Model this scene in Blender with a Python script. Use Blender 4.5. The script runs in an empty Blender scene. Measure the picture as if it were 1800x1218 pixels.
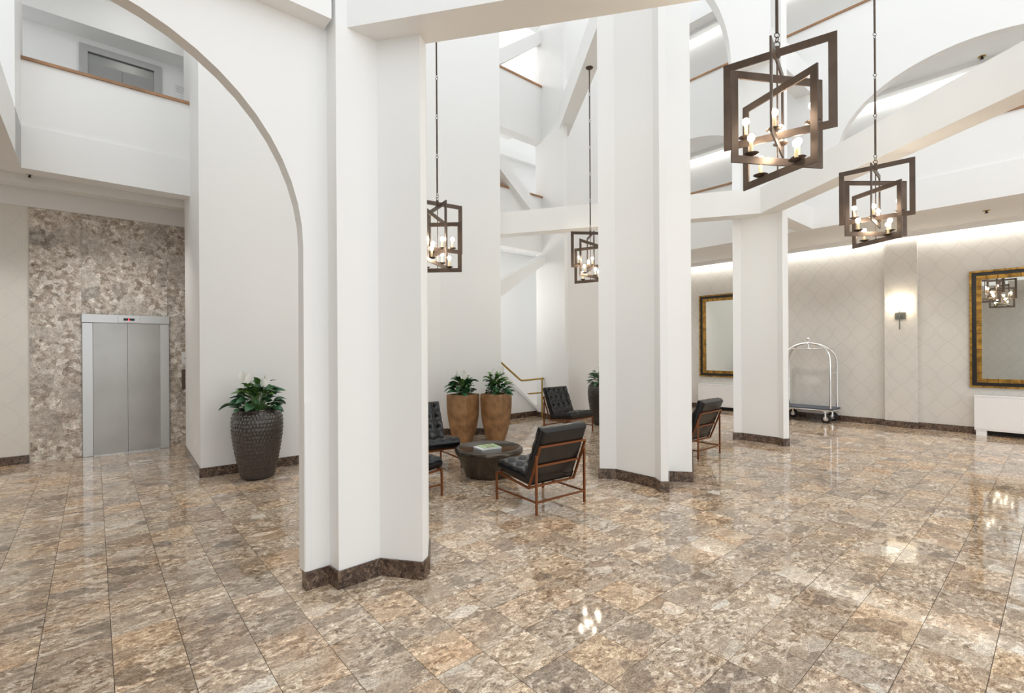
import bpy, bmesh, math, random
from mathutils import Vector, Matrix

# ------------------------------------------------------------------ camera, sky, exposure
F = 846.0            # focal length in pixels of the 1800 x 1218 frame
EYE = 1.65
ROLL = math.radians(0.35)
HZ = 612.0           # image row of the horizon at the frame's middle column
S = bpy.context.scene
COL = S.collection
cd = bpy.data.cameras.new('camera')
cam = bpy.data.objects.new('camera', cd)
COL.objects.link(cam)
cd.sensor_width = 36.0
cd.lens = F / 1800 * 36
cd.shift_y = (HZ - 609.0) / 1800
cd.clip_start = 0.05
RIGHT = Vector((math.cos(ROLL), 0, -math.sin(ROLL)))
UP = Vector((math.sin(ROLL), 0, math.cos(ROLL)))
FWD = Vector((0, 1, 0))
cam.matrix_world = Matrix.Translation((0, 0, EYE)) @ Matrix((RIGHT, UP, -FWD)).transposed().to_4x4()
S.camera = cam
W = bpy.data.worlds.new('world')
S.world = W
W.use_nodes = True
WORLD_STRENGTH = 1.15
bg = W.node_tree.nodes['Background']
bg.inputs[0].default_value = (0.94, 0.975, 1.0, 1)
bg.inputs[1].default_value = WORLD_STRENGTH
S.view_settings.view_transform = 'Standard'
S.view_settings.look = 'None'
S.view_settings.exposure = 0.44
S.view_settings.gamma = 1.0
S.view_settings.use_curve_mapping = False
S.cycles.max_bounces = 10
S.cycles.diffuse_bounces = 6
S.cycles.glossy_bounces = 4
S.cycles.sample_clamp_indirect = 6.0
S.cycles.caustics_reflective = False
S.cycles.caustics_refractive = False
try:
    S.cycles.use_denoising = True
    S.cycles.denoiser = 'OPENIMAGEDENOISE'
except Exception:
    pass

# ------------------------------------------------------------------ plan geometry
AZ = math.radians(49.0)
U = Vector((math.sin(AZ), math.cos(AZ)))          # building axis A
V = Vector((-math.cos(AZ), math.sin(AZ)))         # building axis B

def ray(px, py):
    return RIGHT * ((px - 900) / F) + UP * ((HZ - py) / F) + FWD

def G(px, py, z=0.0):
    """world point where the sight line of a photo pixel meets the level z"""
    r = ray(px, py)
    k = (z - EYE) / r.z
    return Vector((r.x * k, r.y * k))

def along(p0, d, px, py=None):
    """distance along the plan line p0 + t d seen at pixel column px"""
    r = ray(px, HZ if py is None else py)
    n = Vector((-d.y, d.x))
    k = p0.dot(n) / (r.x * n.x + r.y * n.y)
    return (Vector((r.x * k, r.y * k)) - p0).dot(d), EYE + r.z * k

# ------------------------------------------------------------------ helpers
def tag(o, label=None, cat=None, group=None, kind=None):
    if label: o['label'] = label
    if cat: o['category'] = cat
    if group: o['group'] = group
    if kind: o['kind'] = kind
    return o

def mobj(name, bm, mat, parent=None, smooth=False, mats=None):
    me = bpy.data.meshes.new(name)
    bmesh.ops.recalc_face_normals(bm, faces=bm.faces)
    bm.to_mesh(me); bm.free()
    for m in (mats or [mat]):
        me.materials.append(m)
    if smooth:
        for p in me.polygons: p.use_smooth = True
        try:
            me.set_sharp_from_angle(angle=math.radians(38))
        except Exception:
            pass
    o = bpy.data.objects.new(name, me)
    COL.objects.link(o)
    if parent is not None: o.parent = parent
    return o

def empty(name, loc, rz=0.0):
    o = bpy.data.objects.new(name, None)
    COL.objects.link(o)
    o.empty_display_size = 0.1
    o.location = loc
    o.rotation_euler = (0, 0, rz)
    return o

def box(bm, c, s, rot=None, bev=0.0):
    r = bmesh.ops.create_cube(bm, size=1.0)
    vs = r['verts']
    bmesh.ops.scale(bm, vec=s, verts=vs)
    if bev > 0:
        es = {e for v in vs for e in v.link_edges}
        rr = bmesh.ops.bevel(bm, geom=list(es), offset=bev, segments=2, affect='EDGES', profile=0.6)
        vs = list({v for f in rr['faces'] for v in f.verts} | {v for v in vs if v.is_valid})
    if rot is not None:
        bmesh.ops.rotate(bm, cent=(0, 0, 0), matrix=rot, verts=vs)
    bmesh.ops.translate(bm, vec=c, verts=vs)
    return vs

def bar(bm, a, b, w, h=None, up=(0, 0, 1)):
    """rectangular bar from a to b, w wide and h deep (h along 'up')"""
    a, b = Vector(a), Vector(b)
    h = h or w
    d = (b - a).normalized()
    upv = Vector(up)
    if abs(d.dot(upv)) > 0.98: upv = Vector((0, 1, 0)) if abs(d.y) < 0.9 else Vector((1, 0, 0))
    s = d.cross(upv).normalized(); u = s.cross(d).normalized()
    vs = []
    for p in (a, b):
        for i, j in ((-1, -1), (1, -1), (1, 1), (-1, 1)):
            vs.append(bm.verts.new(p + s * (i * w / 2) + u * (j * h / 2)))
    for q in ((0, 1, 2, 3), (7, 6, 5, 4), (0, 4, 5, 1), (1, 5, 6, 2), (2, 6, 7, 3), (3, 7, 4, 0)):
        bm.faces.new([vs[i] for i in q])

def tube(bm, pts, r, n=10, cap=True):
    pts = [Vector(p) for p in pts]
    rings = []
    prev = None
    for i, p in enumerate(pts):
        d = (pts[min(i + 1, len(pts) - 1)] - pts[max(i - 1, 0)]).normalized()
        if prev is None:
            a = d.orthogonal().normalized()
        else:
            a = (prev - d * prev.dot(d)).normalized()
        prev = a
        b = d.cross(a)
        rr = r[i] if isinstance(r, (list, tuple)) else r
        rings.append([bm.verts.new(p + (a * math.cos(2 * math.pi * k / n) + b * math.sin(2 * math.pi * k / n)) * rr) for k in range(n)])
    for x, y in zip(rings, rings[1:]):
        for k in range(n):
            bm.faces.new((x[k], x[(k + 1) % n], y[(k + 1) % n], y[k]))
    if cap:
        bm.faces.new(rings[0][::-1]); bm.faces.new(rings[-1])

def ringloop(bm, c, R, r, axis='y', n=14, m=6):
    c = Vector(c)
    rings = []
    for i in range(n):
        a = 2 * math.pi * i / n
        if axis == 'y': o = Vector((math.cos(a), 0, math.sin(a))); t = Vector((0, 1, 0))
        elif axis == 'x': o = Vector((0, math.cos(a), math.sin(a))); t = Vector((1, 0, 0))
        else: o = Vector((math.cos(a), math.sin(a), 0)); t = Vector((0, 0, 1))
        rings.append([bm.verts.new(c + o * R + (o * math.cos(2 * math.pi * k / m) + t * math.sin(2 * math.pi * k / m)) * r) for k in range(m)])
    for i in range(n):
        x, y = rings[i], rings[(i + 1) % n]
        for k in range(m):
            bm.faces.new((x[k], x[(k + 1) % m], y[(k + 1) % m], y[k]))

def lathe(bm, prof, n=32, c=(0, 0, 0), fn=None, capb=True, capt=True):
    rings = []
    c = Vector(c)
    for i, (r, z) in enumerate(prof):
        ring = []
        for k in range(n):
            a = 2 * math.pi * k / n
            rr = r + (fn(a, z, i) if fn else 0.0)
            ring.append(bm.verts.new(c + Vector((math.cos(a) * rr, math.sin(a) * rr, z))))
        rings.append(ring)
    for x, y in zip(rings, rings[1:]):
        for k in range(n):
            bm.faces.new((x[k], x[(k + 1) % n], y[(k + 1) % n], y[k]))
    if capb: bm.faces.new(rings[0][::-1])
    if capt: bm.faces.new(rings[-1])

def prism(bm, poly, z0, z1):
    lo = [bm.verts.new((p[0], p[1], z0)) for p in poly]
    hi = [bm.verts.new((p[0], p[1], z1)) for p in poly]
    bm.faces.new(lo[::-1]); bm.faces.new(hi)
    n = len(poly)
    for i in range(n):
        bm.faces.new((lo[i], lo[(i + 1) % n], hi[(i + 1) % n], hi[i]))

def vslab(bm, p0, d, tz, thick, n=None):
    """outline tz=(t,z) drawn on the vertical plane p0 + t d, extruded by thick along n (the plane's far side)"""
    n = n or Vector((-d.y, d.x))
    A, B = [], []
    for t, z in tz:
        q = p0 + d * t
        A.append(bm.verts.new((q.x, q.y, z)))
        q = q + n * thick
        B.append(bm.verts.new((q.x, q.y, z)))
    bm.faces.new(A); bm.faces.new(B[::-1])
    m = len(tz)
    for i in range(m):
        bm.faces.new((A[i], B[i], B[(i + 1) % m], A[(i + 1) % m]))

def rect(t0, t1, z0, z1):
    return [(t0, z0), (t1, z0), (t1, z1), (t0, z1)]

def offset_poly(P, d):
    """closed polygon moved outward by d (P counter-clockwise)"""
    n = len(P); out = []
    for i in range(n):
        a, b, c = P[i - 1], P[i], P[(i + 1) % n]
        e1 = (b - a).normalized(); e2 = (c - b).normalized()
        n1 = Vector((e1.y, -e1.x)); n2 = Vector((e2.y, -e2.x))
        m = n1 + n2
        k = m.length_squared
        out.append(b + m * (2 * d / k if k > 0.35 else d / 0.6))
    return out

# ------------------------------------------------------------------ materials
MATS = {}
def new_mat(name):
    m = bpy.data.materials.new(name); m.use_nodes = True
    nt = m.node_tree
    return m, nt, nt.nodes['Principled BSDF']

def rgb(c, s=1.0): return (c[0] * s, c[1] * s, c[2] * s, 1)

def plain(name, col, rough=0.5, metal=0.0, bump=0.0, bscale=60.0, vary=0.0, spec=0.5, coat=0.0, sheen=0.0):
    m, nt, p = new_mat(name)
    N = nt.nodes; L = nt.links
    p.inputs['Base Color'].default_value = rgb(col)
    p.inputs['Roughness'].default_value = rough
    p.inputs['Metallic'].default_value = metal
    p.inputs['Specular IOR Level'].default_value = spec
    p.inputs['Coat Weight'].default_value = coat; p.inputs['Coat Roughness'].default_value = 0.05
    p.inputs['Coat Weight'].default_value = coat
    tc = N.new('ShaderNodeTexCoord')
    nz = N.new('ShaderNodeTexNoise'); nz.inputs['Scale'].default_value = bscale; nz.inputs['Detail'].default_value = 4
    L.new(tc.outputs['Object'], nz.inputs['Vector'])
    if bump:
        b = N.new('ShaderNodeBump'); b.inputs['Strength'].default_value = bump; b.inputs['Distance'].default_value = 0.004
        L.new(nz.outputs['Fac'], b.inputs['Height']); L.new(b.outputs['Normal'], p.inputs['Normal'])
    if vary:
        nv = N.new('ShaderNodeTexNoise'); nv.inputs['Scale'].default_value = bscale * 0.15; nv.inputs['Detail'].default_value = 5
        L.new(tc.outputs['Object'], nv.inputs['Vector'])
        cr = N.new('ShaderNodeValToRGB')
        cr.color_ramp.elements[0].position = 0.3; cr.color_ramp.elements[0].color = rgb(col, 1 - vary)
        cr.color_ramp.elements[1].position = 0.7; cr.color_ramp.elements[1].color = rgb([min(1, c * (1 + vary)) for c in col])
        L.new(nv.outputs['Fac'], cr.inputs['Fac']); L.new(cr.outputs['Color'], p.inputs['Base Color'])
    MATS[name] = m
    return m

def emit(name, col, strength):
    m, nt, p = new_mat(name)
    p.inputs['Base Color'].default_value = rgb(col)
    p.inputs['Emission Color'].default_value = rgb(col)
    p.inputs['Emission Strength'].default_value = strength
    MATS[name] = m
    return m

def ramp(N, stops):
    cr = N.new('ShaderNodeValToRGB')
    e = cr.color_ramp.elements
    e[0].position, e[0].color = stops[0][0], rgb(stops[0][1])
    e[1].position, e[1].color = stops[-1][0], rgb(stops[-1][1])
    for pos, c in stops[1:-1]:
        x = e.new(pos); x.color = rgb(c)
    return cr

def mixc(N, L, fac, a, b, mode='MIX'):
    m = N.new('ShaderNodeMix'); m.data_type = 'RGBA'; m.blend_type = mode
    for s, v in ((m.inputs[0], fac), (m.inputs[6], a), (m.inputs[7], b)):
        if isinstance(v, (int, float)): s.default_value = v
        elif isinstance(v, tuple): s.default_value = v
        else: L.new(v, s)
    return m.outputs[2]

def mth(N, L, op, a, b=None, c=None, clamp=False):
    m = N.new('ShaderNodeMath'); m.operation = op; m.use_clamp = clamp
    for s, v in zip(m.inputs, (a, b, c)):
        if v is None: continue
        if isinstance(v, (int, float)): s.default_value = v
        else: L.new(v, s)
    return m.outputs[0]

def marble(name, clast, fine, vein, scale, rough, per_piece=True, tint=None, veinw=0.03, veinmix=0.6, stretch=(1, 1, 1), clastmix=0.6, patch=None, clastcut=0.5, spec=0.5, fs=3.6, mottle=0.42, grain=[(0.3, (0.72, 0.72, 0.72)), (0.7, (1.18, 1.17, 1.15))], coat=0.0, grit=0.0, warp=0.85):

    """breccia: angular clasts in a finer matrix with pale veins; every slab reads another part of the block"""
    m, nt, p = new_mat(name)
    N = nt.nodes; L = nt.links
    geo = N.new('ShaderNodeNewGeometry')
    oi = N.new('ShaderNodeObjectInfo')
    at = N.new('ShaderNodeAttribute'); at.attribute_name = 'piece'
    rnd = mth(N, L, 'FRACT', mth(N, L, 'ADD', oi.outputs['Random'], at.outputs['Fac']))
    off = N.new('ShaderNodeVectorMath'); off.operation = 'SCALE'
    off.inputs[0].default_value = (37.1, 61.7, 23.3)
    L.new(rnd, off.inputs['Scale'])
    add = N.new('ShaderNodeVectorMath'); add.operation = 'ADD'
    L.new(geo.outputs['Position'], add.inputs[0]); L.new(off.outputs[0], add.inputs[1])
    mr = N.new('ShaderNodeMapping'); mr.inputs['Rotation'].default_value = (0, 0, -math.radians(41 - 8))
    L.new(add.outputs[0], mr.inputs['Vector'])
    mp = N.new('ShaderNodeMapping'); mp.inputs['Scale'].default_value = stretch
    L.new(mr.outputs[0], mp.inputs['Vector'])
    vec = mp.outputs['Vector']
    # warp
    wn = N.new('ShaderNodeTexNoise'); wn.inputs['Scale'].default_value = scale * 0.9; wn.inputs['Detail'].default_value = 5
    L.new(vec, wn.inputs['Vector'])
    w1 = N.new('ShaderNodeVectorMath'); w1.operation = 'SUBTRACT'; w1.inputs[1].default_value = (0.5, 0.5, 0.5)
    L.new(wn.outputs['Color'], w1.inputs[0])
    w2 = N.new('ShaderNodeVectorMath'); w2.operation = 'SCALE'; w2.inputs['Scale'].default_value = warp / scale
    L.new(w1.outputs[0], w2.inputs[0])
    w3 = N.new('ShaderNodeVectorMath'); w3.operation = 'ADD'
    L.new(vec, w3.inputs[0]); L.new(w2.outputs[0], w3.inputs[1])
    wv = w3.outputs[0]
    def vor(sc, feat='F1'):
        v = N.new('ShaderNodeTexVoronoi'); v.feature = feat; v.inputs['Scale'].default_value = sc
        v.inputs['Randomness'].default_value = 1.0
        L.new(wv, v.inputs['Vector']); return v
    v1 = vor(scale); v2 = vor(scale * fs); e1 = vor(scale, 'DISTANCE_TO_EDGE'); e2 = vor(scale * 2.1, 'DISTANCE_TO_EDGE')
    s1 = N.new('ShaderNodeSeparateColor'); L.new(v1.outputs['Color'], s1.inputs[0])
    s2 = N.new('ShaderNodeSeparateColor'); L.new(v2.outputs['Color'], s2.inputs[0])
    c1 = ramp(N, clast); L.new(s1.outputs[0], c1.inputs['Fac'])
    nz = N.new('ShaderNodeTexNoise'); nz.inputs['Scale'].default_value = scale * 3.5; nz.inputs['Detail'].default_value = 9; nz.inputs['Roughness'].default_value = 0.72
    L.new(wv, nz.inputs['Vector'])
    f = mth(N, L, 'ADD', mth(N, L, 'MULTIPLY', s2.outputs[1], mottle), mth(N, L, 'MULTIPLY', nz.outputs['Fac'], 1.04 - mottle))
    c2 = ramp(N, fine); L.new(f, c2.inputs['Fac'])
    # only some cells are whole clasts
    sel = mth(N, L, 'MULTIPLY', mth(N, L, 'GREATER_THAN', s1.outputs[1], clastcut), clastmix)
    col = mixc(N, L, sel, c2.outputs['Color'], c1.outputs['Color'])
    # a little fine grain over everything
    g = ramp(N, grain); L.new(nz.outputs['Fac'], g.inputs['Fac'])
    col = mixc(N, L, 0.75, col, g.outputs['Color'], 'MULTIPLY')
    if grit:
        gn = N.new('ShaderNodeTexNoise'); gn.inputs['Scale'].default_value = scale * 14; gn.inputs['Detail'].default_value = 6; gn.inputs['Roughness'].default_value = 0.8
        L.new(wv, gn.inputs['Vector'])
        gr = ramp(N, [(0.36, (1 - grit, 1 - grit, 1 - grit)), (0.5, (1, 1, 1)), (0.66, (1 + grit, 1 + grit, 1 + grit))]); L.new(gn.outputs['Fac'], gr.inputs['Fac'])
        col = mixc(N, L, 1.0, col, gr.outputs['Color'], 'MULTIPLY')
    # veins
    vn = N.new('ShaderNodeTexNoise'); vn.inputs['Scale'].default_value = scale * 0.8; vn.inputs['Detail'].default_value = 3
    L.new(vec, vn.inputs['Vector'])
    msk = mth(N, L, 'MULTIPLY', mth(N, L, 'SUBTRACT', vn.outputs['Fac'], 0.42, clamp=True), 6.0, clamp=True)
    a = mth(N, L, 'SUBTRACT', 1.0, mth(N, L, 'DIVIDE', e1.outputs['Distance'], veinw, clamp=True), clamp=True)
    b = mth(N, L, 'SUBTRACT', 1.0, mth(N, L, 'DIVIDE', e2.outputs['Distance'], veinw * 0.8, clamp=True), clamp=True)
    vf = mth(N, L, 'MULTIPLY', mth(N, L, 'MULTIPLY', mth(N, L, 'MAXIMUM', a, mth(N, L, 'MULTIPLY', b, 0.7)), msk), veinmix)
    col = mixc(N, L, vf, col, rgb(vein))
    if patch:
        pn = N.new('ShaderNodeTexNoise'); pn.inputs['Scale'].default_value = 1.3; pn.inputs['Detail'].default_value = 3
        L.new(add.outputs[0], pn.inputs['Vector'])
        pr = ramp(N, [(0.48, (0, 0, 0)), (0.68, (1, 1, 1))]); L.new(pn.outputs['Fac'], pr.inputs['Fac'])
        col = mixc(N, L, mth(N, L, 'MULTIPLY', pr.outputs['Color'], 0.5), col, rgb(patch), 'MULTIPLY')
    # piece to piece tone
    if tint:
        tr = ramp(N, tint); L.new(mth(N, L, 'FRACT', mth(N, L, 'MULTIPLY', rnd, 7.13)), tr.inputs['Fac'])
        col = mixc(N, L, 1.0, col, tr.outputs['Color'], 'MULTIPLY')
    L.new(col, p.inputs['Base Color'])
    p.inputs['Specular IOR Level'].default_value = spec
    rr = N.new('ShaderNodeMapRange'); rr.inputs['To Min'].default_value = rough * 0.7; rr.inputs['To Max'].default_value = rough * 1.4
    L.new(nz.outputs['Fac'], rr.inputs['Value']); L.new(rr.outputs[0], p.inputs['Roughness'])
    bn = N.new('ShaderNodeTexNoise'); bn.inputs['Scale'].default_value = 5.0
    L.new(geo.outputs['Position'], bn.inputs['Vector'])
    bp = N.new('ShaderNodeBump'); bp.inputs['Strength'].default_value = 0.05; bp.inputs['Distance'].default_value = 0.01
    L.new(bn.outputs['Fac'], bp.inputs['Height']); L.new(bp.outputs['Normal'], p.inputs['Normal'])
    MATS[name] = m
    return m

def wallpaper(name, d, base=(0.67, 0.645, 0.60), line=(0.48, 0.455, 0.42), cell=0.35, hgt=0.86):
    m, nt, p = new_mat(name)
    N = nt.nodes; L = nt.links
    geo = N.new('ShaderNodeNewGeometry')
    dt = N.new('ShaderNodeVectorMath'); dt.operation = 'DOT_PRODUCT'; dt.inputs[1].default_value = (d.x, d.y, 0)
    L.new(geo.outputs['Position'], dt.inputs[0])
    sp = N.new('ShaderNodeSeparateXYZ'); L.new(geo.outputs['Position'], sp.inputs[0])
    u = mth(N, L, 'DIVIDE', dt.outputs['Value'], cell)
    v = mth(N, L, 'MULTIPLY', sp.outputs['Z'], 2 * math.pi / hgt)
    sn = mth(N, L, 'SINE', v)
    sn3 = mth(N, L, 'MULTIPLY', mth(N, L, 'SINE', mth(N, L, 'MULTIPLY', v, 1.0)), 0.5)
    acc = None
    for k, (sg, o, amp) in enumerate(((1, 0, 1.0), (-1, 0.0, 1.0), (1, 0, 0.84), (-1, 0.0, 0.84))):
        w = mth(N, L, 'ADD', u, mth(N, L, 'MULTIPLY', sn, sg * amp * 0.5))
        fr = mth(N, L, 'FRACT', mth(N, L, 'ADD', w, o + 100.25))
        dd = mth(N, L, 'ABSOLUTE', mth(N, L, 'SUBTRACT', fr, 0.5))
        ln = mth(N, L, 'SUBTRACT', 1.0, mth(N, L, 'DIVIDE', dd, 0.018, clamp=True), clamp=True)
        acc = ln if acc is None else mth(N, L, 'MAXIMUM', acc, ln)
    nz = N.new('ShaderNodeTexNoise'); nz.inputs['Scale'].default_value = 2.0
    L.new(geo.outputs['Position'], nz.inputs['Vector'])
    c = ramp(N, [(0.3, tuple(x * 0.97 for x in base)), (0.7, tuple(x * 1.03 for x in base))]); L.new(nz.outputs['Fac'], c.inputs['Fac'])
    col = mixc(N, L, mth(N, L, 'MULTIPLY', acc, 0.62), c.outputs['Color'], rgb(line))
    L.new(col, p.inputs['Base Color'])
    p.inputs['Roughness'].default_value = 0.5
    MATS[name] = m
    return m

paint = plain('white_paint', (0.86, 0.86, 0.85), 0.55, bump=0.12, bscale=180)
paint2 = plain('white_ceiling_paint', (0.86, 0.86, 0.85), 0.7)
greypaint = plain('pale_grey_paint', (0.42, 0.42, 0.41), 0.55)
wp_right = wallpaper('wallpaper_right', V)
wp_left = wallpaper('wallpaper_left', U, base=(0.78, 0.76, 0.70), line=(0.66, 0.64, 0.59))
tilem = marble('floor_marble',
    [(0.0, (0.17, 0.135, 0.11)), (0.25, (0.30, 0.235, 0.18)), (0.5, (0.40, 0.315, 0.24)), (0.8, (0.52, 0.43, 0.34)), (0.93, (0.60, 0.52, 0.43)), (1.0, (0.8, 0.76, 0.70))],
    [(0.25, (0.14, 0.10, 0.07)), (0.42, (0.36, 0.27, 0.195)), (0.56, (0.53, 0.425, 0.32)), (0.76, (0.82, 0.73, 0.62))],
    (0.74, 0.66, 0.56), 9.5, 0.055,
    tint=[(0.0, (0.80, 0.78, 0.77)), (0.35, (0.97, 0.96, 0.95)), (0.7, (1.1, 1.09, 1.07)), (1.0, (1.15, 1.03, 0.88))],
    veinw=0.03, veinmix=0.55, patch=(1.0, 0.76, 0.54), stretch=(0.62, 1, 1), clastcut=0.63, clastmix=0.72, spec=0.6, fs=5.0, mottle=0.30, grain=[(0.3, (0.62, 0.60, 0.58)), (0.7, (1.3, 1.29, 1.26))], coat=0.4, grit=0.45, warp=0.6)
groutm = plain('grout', (0.10, 0.08, 0.065), 0.6)
basem = marble('baseboard_marble',
    [(0.0, (0.035, 0.022, 0.018)), (0.5, (0.085, 0.052, 0.038)), (1.0, (0.19, 0.13, 0.09))],
    [(0.3, (0.03, 0.02, 0.016)), (0.5, (0.08, 0.05, 0.036)), (0.75, (0.22, 0.15, 0.105))],
    (0.42, 0.31, 0.23), 16.0, 0.15, veinw=0.05, veinmix=0.5)
wallm = marble('elevator_wall_marble',
    [(0.0, (0.24, 0.22, 0.20)), (0.4, (0.38, 0.33, 0.28)), (1.0, (0.66, 0.61, 0.55))],
    [(0.25, (0.22, 0.17, 0.13)), (0.42, (0.46, 0.385, 0.315)), (0.56, (0.62, 0.56, 0.49)), (0.75, (0.85, 0.81, 0.75))],
    (0.86, 0.83, 0.78), 3.6, 0.2, veinw=0.022, veinmix=0.65, clastmix=0.55, clastcut=0.62, fs=4.5, mottle=0.35, grit=0.3, warp=0.3)
steel = plain('brushed_steel', (0.34, 0.325, 0.30), 0.24, metal=1.0, vary=0.10, bscale=10)
steel2 = plain('bright_steel', (0.50, 0.495, 0.48), 0.26, metal=1.0)
greydoor = plain('grey_painted_metal', (0.30, 0.30, 0.295), 0.45)
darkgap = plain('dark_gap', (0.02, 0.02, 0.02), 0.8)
woodcap = plain('oak_cap', (0.36, 0.19, 0.09), 0.4, vary=0.25, bscale=20)
brass = plain('aged_brass', (0.52, 0.36, 0.11), 0.3, metal=1.0)
bronze_pot = plain('dark_bronze_glaze', (0.06, 0.05, 0.044), 0.2, metal=0.35, coat=0.5)
gold_planter = plain('copper_leaf_planter', (0.42, 0.245, 0.125), 0.38, metal=0.55, vary=0.38, bscale=40, bump=0.15)
soilm = plain('soil', (0.03, 0.022, 0.015), 0.9, bump=0.6)
leafm = plain('leaf_green', (0.035, 0.115, 0.045), 0.32, vary=0.45, bscale=30)
leafl = plain('leaf_light_green', (0.12, 0.24, 0.06), 0.35, vary=0.3, bscale=30)
petal = plain('white_spathe', (0.82, 0.82, 0.78), 0.5)
leather = plain('black_leather', (0.005, 0.005, 0.006), 0.22, bump=0.08, bscale=30, spec=0.5)
copper = plain('copper_brown_metal', (0.22, 0.075, 0.025), 0.36, metal=0.6)
tablem = plain('dark_pewter_table', (0.085, 0.07, 0.055), 0.19, metal=0.75, vary=0.3, bscale=12)
tabletop = plain('dark_brown_table_top', (0.05, 0.034, 0.027), 0.22, metal=0.2, vary=0.2, bscale=20)
iron = plain('bronze_iron', (0.10, 0.072, 0.055), 0.42, metal=0.7, vary=0.25, bscale=30)
candle = plain('cream_candle_sleeve', (0.80, 0.64, 0.36), 0.5)
bulbm = emit('warm_bulb', (1.0, 0.87, 0.69), 110.0)
chrome = plain('chrome', (0.80, 0.80, 0.80), 0.12, metal=1.0)
rubber = plain('black_rubber', (0.012, 0.012, 0.012), 0.6)
carpetm = plain('grey_cart_carpet', (0.10, 0.11, 0.13), 0.9, bump=0.4, bscale=200)
goldm = plain('antique_gold', (0.38, 0.215, 0.045), 0.32, metal=0.75, vary=0.5, bscale=60, bump=0.3)
blackm = plain('black_lacquer', (0.012, 0.011, 0.012), 0.3)
mirrorm = plain('mirror_glass', (0.86, 0.89, 0.86), 0.01, metal=1.0)
radm = plain('white_enamel', (0.84, 0.84, 0.84), 0.35)
covem = emit('cove_lamp', (1.0, 0.985, 0.95), 8.5)
uppercove = emit('upper_cove_lamp', (1.0, 0.99, 0.97), 16.0)
shadem = emit('sconce_shade_lit', (1.0, 0.93, 0.78), 1.3)
nickel = plain('brushed_nickel', (0.20, 0.20, 0.185), 0.35, metal=1.0)
paper = plain('white_paper', (0.82, 0.82, 0.82), 0.6)
magm = plain('green_magazine_cover', (0.45, 0.62, 0.33), 0.35)
magpic = plain('magazine_picture', (0.16, 0.08, 0.06), 0.35)
redm = emit('red_digit', (1.0, 0.02, 0.05), 4.0)
panelm = plain('bronze_call_plate', (0.16, 0.115, 0.09), 0.35, metal=0.6)

# ------------------------------------------------------------------ floor with its tiles
SOF = 3.9          # soffit of the first beams
LW0 = G(149, 803)                       # a point at the foot of the elevator wall (runs along U)
RW0 = G(1590, 750.5)                    # a point at the foot of the papered wall (runs along V)
fl = bmesh.new()
prism(fl, [(-12, -7), (14, -7), (14, 17), (-12, 17)], -0.12, -0.004)
floor = mobj('floor', fl, groutm)
tag(floor, 'polished brown breccia marble tile floor of the lobby', 'floor', kind='structure')
TS = 0.3048
tl = bmesh.new(); box(tl, (0, 0, -0.006), (TS - 0.003, TS - 0.003, 0.012))
tme = bpy.data.meshes.new('tile'); tl.to_mesh(tme); tl.free(); tme.materials.append(tilem)
g0 = G(707, 1035)                       # a tile corner of the photo
cells = []
wallR = RW0.dot(U); wallL = LW0.dot(V)
for i in range(-45, 46):
    for j in range(-45, 46):
        c = g0 + U * ((i + 0.5) * TS) + V * ((j + 0.5) * TS)
        if c.dot(U) > wallR or c.dot(V) > wallL + 0.1 or c.y < -2.5 or c.y > 13.8 or c.x < -8.5: continue
        inview = c.y > 2.05 and abs(c.x) < c.y * 1.09
        area = (1.0 / c.y ** 3) if inview else 0
        cells.append((area, c))
cells.sort(key=lambda e: -e[0])
random.seed(4)
for a, c in cells[:300]:
    o = bpy.data.objects.new('tile', tme)
    COL.objects.link(o); o.parent = floor
    o.location = (c.x, c.y, random.uniform(-0.0004, 0.0004)); o.rotation_euler = (0, 0, math.pi / 2 - AZ)
vs, fs, pid = [], [], []
h = (TS - 0.003) / 2
for a, c in cells[300:]:
    b0 = len(vs); r = random.random()
    for z in (-0.012, 0.0):
        for sx, sy in ((-1, -1), (1, -1), (1, 1), (-1, 1)):
            q = c + U * (sx * h) + V * (sy * h)
            vs.append((q.x, q.y, z))
    for q in ((4, 5, 6, 7), (0, 1, 5, 4), (1, 2, 6, 5), (2, 3, 7, 6), (3, 0, 4, 7)):
        fs.append([b0 + k for k in q]); pid.append(r)
me = bpy.data.meshes.new('tiles_beyond'); me.from_pydata(vs, [], fs)
at = me.attributes.new('piece', 'FLOAT', 'FACE'); at.data.foreach_set('value', pid)
me.materials.append(tilem)
o = bpy.data.objects.new('tile_field', me); COL.objects.link(o); o.parent = floor; o['kind'] = 'stuff'

# ------------------------------------------------------------------ columns, piers
def column(name, label, base_pts, back_pts, top=9.8, bz=0.125):
    P = [Vector(p) for p in base_pts + back_pts]
    area = sum(P[i - 1].x * P[i].y - P[i].x * P[i - 1].y for i in range(len(P)))
    nb = len(base_pts)
    if area < 0:
        P = P[::-1]
    Q = offset_poly(P, -0.014)
    bm = bmesh.new(); prism(bm, Q, 0, top)
    c = mobj(name, bm, paint)
    tag(c, label, 'column', kind='structure')
    n = len(P)
    for i in range(n):
        a, b = P[i], P[(i + 1) % n]; qa, qb = Q[i], Q[(i + 1) % n]
        bm = bmesh.new(); prism(bm, [a, b, qb, qa], 0.0, bz)
        mobj('baseboard', bm, basem, c)
    return c

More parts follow.
